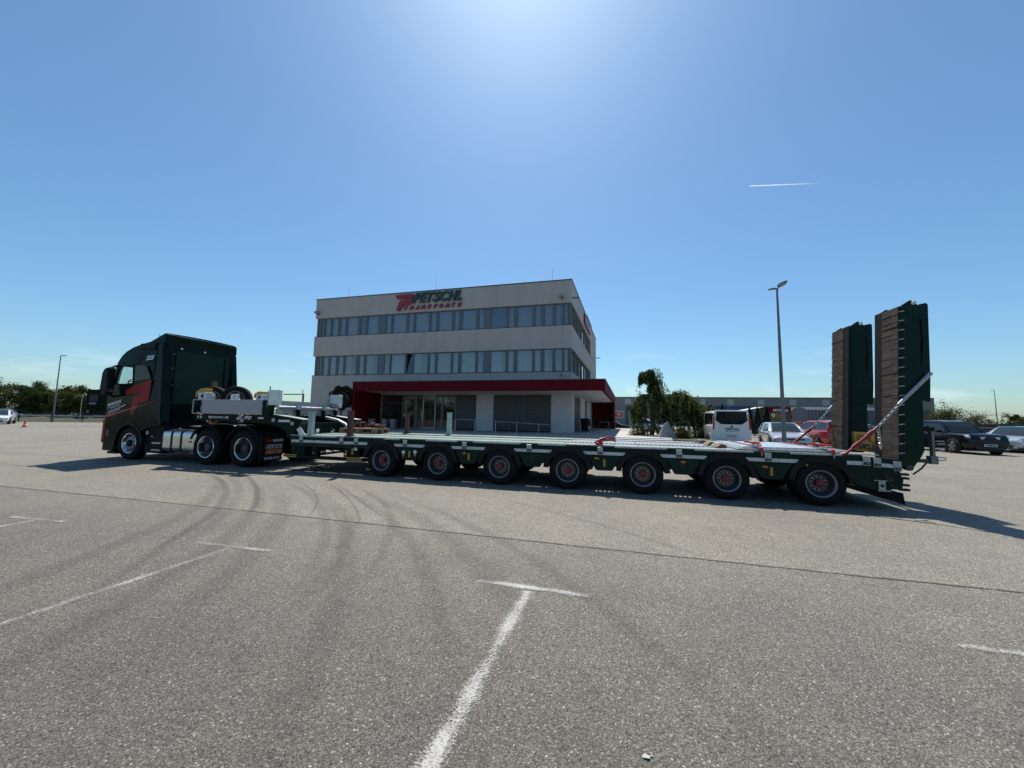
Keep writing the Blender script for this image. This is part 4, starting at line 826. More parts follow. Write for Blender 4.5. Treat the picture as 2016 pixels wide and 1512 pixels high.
# stays of the ramps: tube, chain, red tensioner
def chain(pts, link_len, r, name, m, parent):
    P = [Vector(p) for p in pts]; L = [0]
    for a, c in zip(P[:-1], P[1:]): L.append(L[-1] + (c - a).length)
    n = max(2, int(L[-1] / (link_len * .72))); k = 0; b = MB()
    for i in range(n):
        d = (i + .5) / n * L[-1]
        while k < len(P) - 2 and d > L[k + 1]: k += 1
        t = (P[k + 1] - P[k]).normalized(); c = P[k] + t * (d - L[k]); a = t.cross(Vector((0, 0, 1))).normalized(); u = t.cross(a)
        s = a if i % 2 else u; q = []
        for j in range(9):
            an = 2 * pi * j / 8; q.append(c + t * (link_len * .5 * cos(an)) + s * (link_len * .30 * sin(an)))
        b.tube(q, r, 5, caps=False)
    return b.build(name, m, parent, smooth=40)
def stay(y, dx, dz, off):
    P = [(10.71 + dx, y, 2.36 + dz), (10.24 + dx, y + off * .3, 1.82 + dz), (9.93 + dx, y + off * .6, 1.43 + dz * .7), (9.45 + dx, y + off, .95)]
    MB().cyl(P[0], P[1], .034, .028, 10).build('stay_tube', 'galv', tr, smooth=40); chain(P[1:3], .062, .010, 'stay_chain', 'chain_galv', tr)
    a, c = Vector(P[2]), Vector(P[3]); d = c - a
    b = MB().tube([a, a + d * .18], .022, 8).tube([a + d * .16, a + d * .30], .034, 10).tube([a + d * .30, a + d * .62], .024, 10).tube([a + d * .62, a + d * .78], .036, 10).tube([a + d * .78, c], .022, 8)
    e = a + d * .42; b.tube([e, e + Vector((.32, .05, -.20))], .012, 6); b.tube([c, c + Vector((-.08, 0, -.03))], .03, 8)
    b.build('tensioner', 'binder_red', tr, smooth=40)
    return P
P_ = stay(.0 - .03, 0, 0, .03); stay(2.30, .05, -.03, -.02)
chain([P_[2], (9.95, .0, 1.25), (9.955, .0, 1.05)], .062, .009, 'slack_chain', 'chain_galv', tr)
MB().tube([(10.40, 2.0, 1.9), (10.33, 1.95, 1.2), (10.30, 1.9, .95)], .008, 5).build('lift_rope', 'print_black', tr)

# ---------------------------------------------------------------- things on the deck (world matrices through the trailer's frame)
def TL(x, y, z=0):
    return (TO[0] + x * cos(TA) - y * sin(TA), TO[1] + x * sin(TA) + y * cos(TA), z)
def stake(x, y, z0, z1, m, lb):
    t = thing('stake_post', lb, 'post', TL(x, y, z0), TA, 'stake posts on the trailer deck')
    h = z1 - z0; w = .06
    b = MB(); b.box(-w, w, -w, w, 0, h - .02); b.build('post', m, t, bevel=.008)
    MB().box(-w - .008, w + .008, -w - .008, w + .008, h - .022, h).build('cap', m, t)
    MB().box(-w - .03, w + .03, -w - .03, w + .03, 0, .02).build('base_plate', m, t)
    return t
stake(-2.24, .12, .95, 1.56, 'mint_paint', 'pale green stake post at the front corner of the deck'); stake(-1.02, .12, .95, 1.60, 'rust_paint', 'rust brown stake post in front of the pallet')
t = stake(-.70, 2.30, .95, 1.60, 'rust_paint', 'rust brown stake post on the far edge before the entrance'); MB().box(-.10, -.062, -.02, .02, .52, .60).build('hook', 'galv', t)
stake(.72, 2.30, .95, 1.61, 'mint_paint', 'pale green stake post on the far edge beside the handrail')
# pallet with rusty chains
pl = thing('pallet', 'worn wooden pallet lying on the front of the trailer deck', 'pallet', TL(-1.95, 1.95, .95), TA + rad(4))
for k in range(3): MB().box(-.60, .60, -.40 + k * .35, -.30 + k * .35, 0, .022).build('bottom_board', 'wood_pallet', pl)
for i in range(3):
    for k in range(3): MB().box(-.60 + i * .5275, -.455 + i * .5275, -.40 + k * .35, -.30 + k * .35, .022, .10).build('block', 'wood_pallet', pl)
for i in range(3): MB().box(-.60 + i * .5275, -.455 + i * .5275, -.40, .40, .10, .122).build('stringer', 'wood_pallet', pl)
for k in range(5): MB().box(-.60, .60, -.40 + k * .166, -.28 + k * .172, .122, .144).build('top_board', 'wood_pallet', pl)
cp = []
for k in range(9):
    x, y, z = rnd.uniform(-.35, .35), rnd.uniform(-.25, .25), .17; q = []
    for j in range(9): x = max(-.52, min(.52, x + rnd.uniform(-.22, .22))); y = max(-.36, min(.36, y + rnd.uniform(-.16, .16))); q.append((x, y, .17 + rnd.uniform(0, .16) * (1 - abs(x) * 1.2)))
    cp.append(q)
cpile = thing('chain_pile', 'heap of rusty lashing chains on the wooden pallet', 'chains', TL(-1.95, 1.95, .95), TA + rad(4))
for q in cp: chain(q, .085, .013, 'chain', 'rust_chain', cpile)
# aluminium plates lashed down
ap = []
for k, (x0, x1, y0, y1, lb) in enumerate(((7.75, 9.42, .06, 2.40, 'lowest aluminium plate lashed on the rear of the deck'), (7.82, 9.34, .16, 2.34, 'middle aluminium plate lashed on the rear of the deck'), (7.90, 9.30, .24, 2.30, 'topmost bright aluminium plate lashed on the rear of the deck'))):
    z = .952 + k * .018
    b = MB().box(x0, x1, y0, y1, 0, .016); o = b.build('metal_plate', 'alu' if k else 'deck_steel', bevel=.003); o.location = TL(0, 0, z); o.rotation_euler = (0, 0, TA); tag(o, lb, 'plate', 'plates lashed on the deck')
for k, (x, y) in enumerate(((7.55, .52), (7.60, .85), (7.52, 1.2), (7.60, 1.6), (7.55, 1.95), (7.50, 2.25))):
    o = MB().prism([(-.11, 0), (.11, 0), (.08, .05), (-.02, .075)], 'y', -.11, .11).build('wheel_chock', 'chain_galv' if k % 2 else 'wood_pallet', bevel=.01); o.location = TL(x, y, .958); o.rotation_euler = (0, 0, TA + rnd.uniform(-.4, .4))
    tag(o, ('pale timber' if k % 2 == 0 else 'galvanised') + ' wedge in the row before the lashed plates, ' + ('nearest the camera', 'second from the near edge', 'third from the near edge', 'third from the far edge', 'second from the far edge', 'nearest the far edge')[k], 'chock', 'wedges on the deck')
def strap(x, lb, zt):
    t = thing('lashing_strap', lb, 'strap', TL(0, 0, 0), TA, 'red lashing straps')
    w = .028; b = MB(); pts = [(-.03, .90), (-.028, 1.0), (.05, zt + .012), (.3, zt + .010), (1.2, zt + .006), (2.2, zt + .010), (2.5, zt - .01), (2.57, .90)]
    n_ = len(pts)
    for y, z in pts: b.v += [(x - w, y, z), (x + w, y, z)]
    for y, z in pts: b.v += [(x - w, y, z + .006), (x + w, y, z + .006)]
    o_ = 2 * n_
    b.f = [(2 * i, 2 * i + 1, 2 * i + 3, 2 * i + 2) for i in range(n_ - 1)] + [(o_ + 2 * i, o_ + 2 * i + 2, o_ + 2 * i + 3, o_ + 2 * i + 1) for i in range(n_ - 1)]
    b.build('webbing', 'strap_red', t, fix=False)
    MB().box(x - .05, x + .05, .10, .34, zt + .016, zt + .045).build('ratchet', 'galv', t, bevel=.006); MB().prism([(.30, zt + .03), (.52, zt + .075), (.53, zt + .09), (.30, zt + .05)], 'x', x - .035, x + .035).build('handle', 'galv', t)
    b = MB()
    for i in range(9): y = .15 + i * .06; b.box(x - .06 - .01 * (i % 3), x + .05 + .012 * ((i * 7) % 4), y, y + .05, zt + .05 + .01 * (i % 2), zt + .058 + .012 * (i % 3))
    b.build('folded_tail', 'strap_red', t)
    MB().tube([(x, -.036, .92), (x, -.05, .87), (x, -.02, .85)], .010, 6).build('hook', 'galv', t)
strap(8.13, 'red ratchet strap across the front end of the aluminium plates', 1.01); strap(9.25, 'red ratchet strap across the rear end of the aluminium plates', 1.01)
b = thing('chain_binder', 'red chain binder lying on the deck edge above the fourth axle gap', 'binder', TL(5.22, .10, .95), TA)
MB().tube([(-.12, .05, .03), (.02, .02, .10), (.22, .25, .10), (.30, .40, .06)], [.03, .035, .03, .02], 8).build('body', 'binder_red', b, smooth=40); MB().tube([(-.02, -.02, .12), (.14, .05, .16), (.30, .18, .12)], .018, 8).build('lever', 'binder_red', b, smooth=40)
MB().prism([(-.05, .0), (.05, .0), (.04, .10), (-.04, .10)], 'y', -.13, -.115).build('strap_end', 'strap_red', b); MB().box(-.10, .0, -.06, .06, .0, .05).build('hook', 'binder_red', b, bevel=.01)

# ---------------------------------------------------------------- tractor unit
TX, TY = 7.0, 1.25
trk = thing('tractor_truck', 'dark green tractor truck with a red emblem on its door and the number 225', 'truck', TL(-TX, TY, 0), TA)
def KT(s, d, z):
    t_ = max(0, z - 2.95) * .10                      # the cab leans in above the belt line
    if d < .3: d += t_
    elif d > 2.2: d -= t_
    return (s + TX, d - TY, z)
def kpart(name, m, x0, x1, y0, y1, z0, z1, parent=None, bevel=0, label=None): return MB().box(x0, x1, y0, y1, z0, z1).build(name, m, parent or trk, tf=KT, bevel=bevel, label=label)
FW = -9.07                                            # front axle
top = [(-8.0, 3.95), (-8.08, 3.965), (-8.35, 3.86), (-8.62, 3.74), (-9.02, 3.67), (-9.38, 3.58), (-9.68, 3.44), (-9.84, 3.30), (-9.94, 3.14), (-10.0, 2.95), (-10.22, 2.12), (-10.28, 1.93), (-10.29, 1.60), (-10.28, 1.28), (-10.25, .62), (-10.27, .44), (-10.22, .29)]
CC = (-9.0, 2.1)
shr = [(p[0] + (CC[0] - p[0]) * .045, p[1] + (CC[1] - p[1]) * .03) for p in top]
arch = [(FW + .615 * cos(rad(a)), .50 + .615 * sin(rad(a))) for a in range(185, 34, -10)]
side = shr + [(-9.72, .22)] + arch + [(-8.45, .93), (-8.1, 1.02), (-7.72, 1.08)]
hole = [(-9.94, 2.40), (-9.88, 2.74), (-9.80, 2.87), (-9.62, 2.93), (-9.20, 2.95), (-9.15, 2.90), (-9.09, 2.42), (-9.12, 2.37), (-9.5, 2.345), (-9.90, 2.36)]
def holed(outer, hole_, y, name, m, thick):
    bm = bmesh.new(); E_ = []
    for lp_ in (outer, hole_):
        vs = [bm.verts.new(KT(p[0], y, p[1])) for p in lp_]; E_ += [bm.edges.new((vs[i], vs[(i + 1) % len(vs)])) for i in range(len(vs))]
    bmesh.ops.triangle_fill(bm, use_beauty=True, use_dissolve=False, edges=E_)
    bmesh.ops.recalc_face_normals(bm, faces=bm.faces[:]); me = bpy.data.meshes.new(name); bm.to_mesh(me); bm.free(); me.materials.append(M[m])
    o = link(name, me, trk); s_ = o.modifiers.new('thickness', 'SOLIDIFY'); s_.thickness = thick; s_.offset = 0; return o
cs = holed(side, hole, .05, 'cab_side', 'cab_green', .03); holed(side, hole, 2.45, 'cab_side', 'cab_green', .03)
for y in (.05, 2.45): MB().add([(p[0], y, p[1]) for p in hole], [tuple(range(len(hole)))]).build('door_glass', 'cab_glass', trk, tf=KT, fix=False)
# skin over roof and front, bowed across
st = [.05, .10, .16, .26, .7, 1.25, 1.8, 2.24, 2.34, 2.40, 2.45]; skin, scr = MB(), MB()
def sk(i, d):
    p = top[i] if .09 < d < 2.41 else shr[i]; bow = .13 * (1 - ((d - 1.25) / 1.2) ** 2); f = min(1, max(0, (-9.2 - p[0]) / .9)); return (p[0] - bow * f, d, p[1] + (.03 * (1 - ((d - 1.25) / 1.2) ** 2) if i < 7 else 0))
for i in range(len(top) - 1):
    for j in range(len(st) - 1):
        q = [sk(i, st[j]), sk(i, st[j + 1]), sk(i + 1, st[j + 1]), sk(i + 1, st[j])]
        (scr if (i == 9 and .25 < (st[j] + st[j + 1]) / 2 < 2.25) else skin).add(q, [(0, 1, 2, 3)])
o = skin.build('cab_shell', 'cab_green', trk, tf=KT, smooth=30)
_bm = bmesh.new(); _bm.from_mesh(o.data); bmesh.ops.remove_doubles(_bm, verts=_bm.verts[:], dist=.002); bmesh.ops.recalc_face_normals(_bm, faces=_bm.faces[:]); _bm.to_mesh(o.data); _bm.free()
scr.build('windscreen', 'cab_glass', trk, tf=KT, fix=False)
# rear of the cab
kpart('cab_rear_wall', 'cab_green', -8.02, -7.96, .10, 2.40, 1.05, 3.72); kpart('rear_panel', 'green_paint', -7.955, -7.93, .42, 2.08, 1.75, 3.45, bevel=.012)
for y0, y1 in ((.035, .30), (2.20, 2.465)):
    b = MB().prism([(-8.27, 1.06), (-7.71, 1.06), (-7.98, 3.60), (-8.30, 3.62)], 'y', y0, y1); b.build('side_deflector', 'cab_green', trk, tf=KT, bevel=.03)
b = MB().prism([(-8.30, 3.625), (-7.97, 3.605), (-7.95, 3.88), (-8.0, 3.945), (-8.07, 3.96), (-8.33, 3.86)], 'y', .036, 2.464); b.build('roof_spoiler', 'cab_green', trk, tf=KT, bevel=.03)
for y in (.52, 1.22): kpart('rear_lamp', 'decal_white', -7.928, -7.91, y, y + .06, 3.50, 3.55)
kpart('roof_duct', 'black_plastic', -9.02, -8.30, .0, .12, 3.44, 3.65, bevel=.03)
MB().prism([(-8.30, 3.44), (-8.27, 3.44), (-8.25, 1.10), (-8.28, 1.10)], 'y', .028, .034).build('panel_gap', 'print_black', trk, tf=KT)
MB().cyl((-9.0, .5, 3.66), (-8.92, .5, 4.05), .008, .005, 6).build('aerial', 'lamp_grey', trk, tf=KT)
# doors, mirrors, trim
for pts_ in ([(-8.28, 3.13), (-9.02, 3.13), (-9.95, 3.05)], [(-9.05, 3.02), (-9.60, 3.04), (-9.98, 2.88)], [(-10.24, 1.24), (-9.7, 1.22), (-9.55, 1.28)], [(-8.58, 1.28), (-8.0, 1.30), (-7.74, 1.34)], [(-10.2, 2.10), (-9.95, 2.20), (-9.5, 2.24), (-9.06, 2.28)]):
    MB().tube([(x, .034, z) for x, z in pts_], .007, 5).build('panel_seam', 'print_black', trk, tf=KT)
for z in (1.75, 2.3, 2.85, 3.3): MB().box(-7.958, -7.925, .31, .40, z, z + .05).build('rear_bracket', 'rim_dark', trk, tf=KT)
for y, z0_, z1_ in ((.48, 1.1, 1.7), (1.30, 1.1, 1.7), (1.95, 1.1, 3.4)): MB().tube([(-7.93, y, z0_), (-7.90, y + .02, (z0_ + z1_) / 2), (-7.93, y, z1_)], .02, 6).build('rear_pipe', 'chassis_black', trk, tf=KT)
MB().box(-7.955, -7.92, 1.5, 1.95, 1.15, 1.65).build('air_filter_box', 'chassis_black', trk, tf=KT, bevel=.03)
MB().tube([(-8.06, .03, 3.55), (-8.03, .03, 3.2), (-7.75, .03, 1.2)], .010, 5).build('deflector_edge', 'rim_dark', trk, tf=KT)
gl = MB().prism([(-9.03, 2.44), (-9.05, 2.93), (-8.62, 2.93), (-8.55, 2.9), (-8.32, 2.56), (-8.36, 2.50)], 'y', .024, .034); gl.build('rear_side_window', 'cab_dark_glass', trk, tf=KT)
b = MB()
for p, q in zip(hole, hole[1:] + hole[:1]): b.tube([(p[0], .035, p[1]), (q[0], .035, q[1])], .022, 6)
b.build('window_seal', 'black_plastic', trk, tf=KT)
b = MB().prism([(-9.05, 1.40), (-9.05, 3.0), (-9.035, 3.0), (-9.035, 1.40)], 'y', .030, .0345); b.build('door_gap', 'print_black', trk, tf=KT)
MB().tube([(-9.50, .02, 1.62), (-9.42, -.005, 1.64), (-9.30, -.005, 1.68), (-9.24, .02, 1.70)], .016, 8).build('door_handle', 'chrome', trk, tf=KT, smooth=40)
for yy, sg in ((.0, -1), (2.5, 1)):
    f = lambda d: yy + sg * d
    b = MB().prism([(-9.70, 2.86), (-9.86, 2.82), (-9.95, 2.70), (-10.0, 2.22), (-9.92, 2.03), (-9.72, 2.00), (-9.66, 2.2)], 'y', min(f(.10), f(.30)), max(f(.10), f(.30))); o = b.build('mirror', 'black_plastic', trk, tf=KT, bevel=.03)
    MB().add([(-9.652, f(.12), 2.08), (-9.652, f(.28), 2.08), (-9.695, f(.28), 2.40), (-9.695, f(.12), 2.40)], [(0, 1, 2, 3)]).build('mirror_glass', 'chrome', o, tf=KT, fix=False)
    MB().tube([(-9.78, f(.2), 2.84), (-9.85, f(.05), 2.92), (-9.9, f(-.08), 2.95)], .035, 8).tube([(-9.80, f(.2), 2.03), (-9.9, f(.05), 1.98), (-10.0, f(-.08), 1.95)], .03, 8).build('mirror_arm', 'black_plastic', o, tf=KT, smooth=40)
# emblem on the door and the lettering
em_ = [(-9.37, 2.17), (-8.30, 2.49), (-8.27, 2.46), (-8.31, 1.90), (-8.36, 1.84), (-8.77, 1.73), (-8.88, 1.45), (-8.93, 1.41), (-9.07, 1.39), (-9.03, 1.92), (-8.98, 1.97), (-8.70, 2.05), (-8.66, 2.10), (-8.74, 2.13), (-9.30, 2.00), (-9.38, 2.06)]
MB().prism(em_, 'y', .026, .033).build('emblem', 'logo_red', trk, tf=KT)
MB().prism([(-10.18, 1.27), (-7.86, 1.84), (-7.86, 1.86), (-9.06, 1.585), (-10.2, 1.39)], 'y', .027, .0335).build('stripe', 'logo_red', trk, tf=KT)
MB().prism([(-10.16, 1.325), (-8.6, 1.69), (-8.6, 1.694), (-10.16, 1.335)], 'y', .022, .0265).build('pinstripe', 'decal_white', trk, tf=KT)
def slant(b, s0, z0, k): b.v = [(s0 + x, .030 + y, z0 + z + k * x) for x, y, z in b.v]; return b
slant(textmesh('PETSCHL', .46, .11, .004, .3, .03), -9.99, 1.64, .28).build('door_lettering', 'decal_white', trk, tf=KT, fix=False); slant(textmesh('TRANSPORTE', .44, .045, .004, .3, .02), -10.0, 1.56, .26).build('door_lettering', 'decal_white', trk, tf=KT, fix=False)
MB().prism([(-10.14, 1.70), (-10.0, 1.76), (-10.0, 1.70), (-10.06, 1.655), (-10.09, 1.57), (-10.12, 1.56), (-10.09, 1.66), (-10.13, 1.665)], 'y', .026, .031).build('door_lettering', 'decal_white', trk, tf=KT)
for k in range(2): MB().prism([(-10.11, 1.46 - k * .05), (-9.56, 1.605 - k * .05), (-9.56, 1.625 - k * .05), (-10.11, 1.475 - k * .05)], 'y', .027, .031).build('address_line', 'decal_white', trk, tf=KT)
slant(textmesh('225', .34, .15, .004, .15, .045), -8.64, 3.09, .05).build('fleet_number', 'decal_white', trk, tf=KT, fix=False)
# front end
kpart('bumper', 'cab_green', -10.30, -9.70, .06, 2.44, .24, .46, bevel=.05); kpart('bumper_stripe', 'logo_red', -10.29, -10.18, .03, .06, .50, 1.22); kpart('headlight', 'rim_dark', -10.12, -9.96, .026, .06, .70, .92, bevel=.02); kpart('spoiler_lip', 'black_plastic', -10.0, -9.60, .05, 2.45, .16, .238, bevel=.02)
b = MB(); b.arc_band((FW, .50), .575, .645, 2, 178, .018, .20, 20); b.build('wheel_arch', 'black_plastic', trk, tf=KT, smooth=35)
b = MB(); b.arc_band((FW, .50), .575, .645, 2, 178, 2.30, 2.48, 14); b.build('wheel_arch', 'black_plastic', trk, tf=KT, smooth=35)
kpart('cab_floor', 'chassis_black', -10.15, -7.95, .12, 2.38, 1.0, 1.12); kpart('dashboard', 'black_plastic', -10.22, -9.85, .15, 2.35, 1.9, 2.22); kpart('seat', 'black_plastic', -9.3, -8.8, .35, .9, 1.5, 2.05); kpart('seat_back', 'black_plastic', -8.95, -8.8, .38, .87, 2.0, 2.75, bevel=.05)
b = MB(); ring = [(-9.66 + .10 * sin(a), .42 + .20 * cos(a), 2.46 + .10 * sin(a) * .9) for a in [2 * pi * i / 20 for i in range(21)]]; b.tube(ring, .016, 6, caps=False); b.tube([(-9.66, .24, 2.46), (-9.66, .6, 2.46)], .014, 6); b.tube([(-9.66, .42, 2.46), (-9.85, .42, 2.15)], .03, 6); b.build('steering_wheel', 'black_plastic', trk, tf=KT, smooth=40)
# skirts, steps, tank
kpart('step_box', 'chassis_black', -8.42, -7.64, .10, .62, .24, 1.06, bevel=.02)
for z in (.345, .555): kpart('step', 'galv', -8.06, -7.70, .07, .10, z - .03, z + .02)
kpart('vent_grille', 'galv', -8.38, -8.28, .085, .10, .80, .90); kpart('side_marker', 'orange_lens', -8.14, -8.05, .08, .10, .72, .76)
b = MB(); rr = .14; prof = []
for cx, cz, a0 in ((.06 + rr, .30 + rr, 180), (.70 - rr, .30 + rr, 270), (.70 - rr, .965 - rr, 0), (.06 + rr, .965 - rr, 90)):
    prof += [(cx + rr * cos(rad(a0 + k * 15)), cz + rr * sin(rad(a0 + k * 15))) for k in range(7)]
b.prism(prof, 'x', -7.58, -6.24); tk = b.build('fuel_tank', 'polished_tank', trk, tf=KT, smooth=30)
ctr = (.38, .6325)
for x in (-7.22, -6.83): MB().prism([(ctr[0] + (p[0] - ctr[0]) * 1.025, ctr[1] + (p[1] - ctr[1]) * 1.025) for p in prof], 'x', x - .035, x + .035).build('tank_strap', 'black_plastic', tk, tf=KT, smooth=30)
kpart('tank_lamp', 'orange_lens', -6.50, -6.42, .045, .058, .60, .66, tk); MB().cyl((-7.4, .40, .96), (-7.4, .40, 1.01), .05, .05, 12).build('filler_cap', 'chrome', tk, tf=KT)
# chassis and rear axles
for y in (.82, 1.55): kpart('frame_rail', 'chassis_black', -9.9, -3.95, y, y + .10, .74, 1.02)
for x in (-8.9, -7.4, -6.6, -5.1, -4.0): kpart('frame_cross', 'chassis_black', x, x + .10, .92, 1.55, .78, .98)
kpart('fifth_wheel', 'chassis_black', -5.6, -4.5, .72, 1.78, 1.02, 1.20); kpart('catwalk', 'galv', -7.6, -6.5, .75, 1.75, 1.03, 1.06)
kpart('gearbox', 'chassis_black', -9.3, -7.0, .95, 1.5, .35, .78, bevel=.06); kpart('exhaust_box', 'chassis_black', -7.6, -6.3, 1.80, 2.42, .30, .95, bevel=.05)
R_T = .52
b = MB(); b.lathe([(.30, .03), (.38, .0), (.47, .012), (.507, .04), (.52, .08), (.52, .25), (.507, .285), (.46, .305), (.38, .31), (.30, .29)], (0, 0, 0), 'y', 48, close=True); ttyre = b.mesh('wheel', 'rubber', 35)
b = MB(); b.lathe([(.318, .03), (.308, .012), (.290, .018), (.282, .05), (.262, .16), (.245, .23)], (0, 0, 0), 'y', 44); b.f = [f for f in b.f if len(f) == 4]; trim_r = b.mesh('rim', 'chrome', 40)
b = MB(); b.lathe([(.250, .225), (.20, .20), (.12, .19), (.11, .08), (.09, .06), (.001, .055)], (0, 0, 0), 'y', 32); thub = b.mesh('hub', 'rim_dark', 35)
b = MB(); b.lathe([(.318, .03), (.308, .012), (.290, .020), (.280, .05), (.262, .10), (.235, .125)], (0, 0, 0), 'y', 44); b.f = [f for f in b.f if len(f) == 4]; trim_f = b.mesh('rim', 'chrome', 40)
b = MB(); b.lathe([(.24, .125), (.225, .075), (.16, .045), (.115, .05)], (0, 0, 0), 'y', 36); b.f = [f for f in b.f if len(f) == 4]; fdisc = b.mesh('rim_disc', 'rim_grey', 40)
b = MB(); b.lathe([(.118, .052), (.10, .02), (.09, .01), (.001, .005)], (0, 0, 0), 'y', 24); fhub = b.mesh('hub', 'chassis_black', 35)
b = MB()
for k in range(10):
    a = 2 * pi * (k + .5) / 10; b.lathe([(.001, -.003), (.024, -.003), (.024, .01)], (.19 * cos(a), .056, .19 * sin(a)), 'y', 12)
fholes = b.mesh('rim_hole', 'print_black')
def truck_wheel(s, near, front):
    w = link('wheel', ttyre, trk); y = .05 if near else 2.45; w.location = KT(s, y, R_T - .012)
    if not near: w.rotation_euler = (0, 0, pi)
    for nm, me in ((('rim', trim_f), ('rim_disc', fdisc), ('hub', fhub), ('rim_holes', fholes)) if front else (('rim', trim_r), ('hub', thub))): link(nm, me, w)
    if not front:
        i = link('wheel', ttyre, trk); i.location = KT(s, y + (.34 if near else -.34), R_T - .012); i.rotation_euler = (0, 0, 0 if near else pi)
for s, fr in ((FW, True), (-5.86, False), (-4.46, False)):
    for near in (True, False): truck_wheel(s, near, fr)
    MB().cyl((s, .3, .51), (s, 2.2, .51), .08, .08, 10).build('axle', 'chassis_black', trk, tf=KT)
    if not fr:
        for y0, y1 in ((.03, .72), (1.78, 2.47)):
            b = MB(); b.arc_band((s, .51), .60, .625, 20, 160, y0, y1, 16); b.build('rear_fender', 'black_plastic', trk, tf=KT, smooth=35)
for y0, y1, s_ in ((.04, .74, 0), (1.76, 2.46, 1)):
    fl_ = kpart('mudflap', 'black_plastic', -3.835, -3.81, y0, y1, .17, .86)
    b = textmesh('VOLVO', .50, .075, .003, 0, .035); b.v = [(-3.809 - y, y0 + .12 + x, .215 + z) for x, y, z in b.v]; b.build('flap_lettering', 'decal_white', fl_, tf=KT, fix=False)
for y0 in (.19, 1.80):
    kpart('tail_lamp', 'red_lens', -3.80, -3.76, y0, y0 + .19, .70, .78); kpart('tail_lamp', 'side_strip', -3.80, -3.762, y0 + .19, y0 + .53, .705, .775)
o = kpart('number_plate', 'plate_white', -3.80, -3.79, .20, .72, .52, .63); b = textmesh('PE 405 BD', .40, .07, .002, 0, .02); b.v = [(-3.789 - y, .29 + x, .54 + z) for x, y, z in b.v]; b.build('plate_text', 'print_black', o, tf=KT, fix=False)
kpart('plate_band', 'container_blue', -3.789, -3.786, .205, .25, .525, .625, o)
o = kpart('hazard_board', 'red_lens', -3.80, -3.79, .19, .72, .37, .50)
for y in (.24, .50): MB().add([(-3.787, y, .375), (-3.787, y + .12, .375), (-3.787, y + .19, .495), (-3.787, y + .07, .495)], [(0, 1, 2, 3)]).build('hazard_stripe', 'orange_lens', o, tf=KT, fix=False)
MB().tube([(-7.5, .9, 1.5), (-7.1, .95, 1.2), (-6.7, 1.0, 1.35), (-6.45, 1.0, 1.4)], .02, 6).tube([(-7.5, 1.0, 1.45), (-7.15, 1.1, 1.15), (-6.45, 1.15, 1.38)], .02, 6).build('air_line', 'logo_red', trk, tf=KT, smooth=40)
MB().tube([(-6.2, .3, 1.22), (-5.9, .2, 1.16), (-5.5, .25, 1.18), (-5.0, .3, 1.15)], .014, 6).build('cable', 'galv', trk, tf=KT); kpart('wind_scoop', 'white_enamel', -5.1, -4.75, .35, .6, 1.13, 1.17)

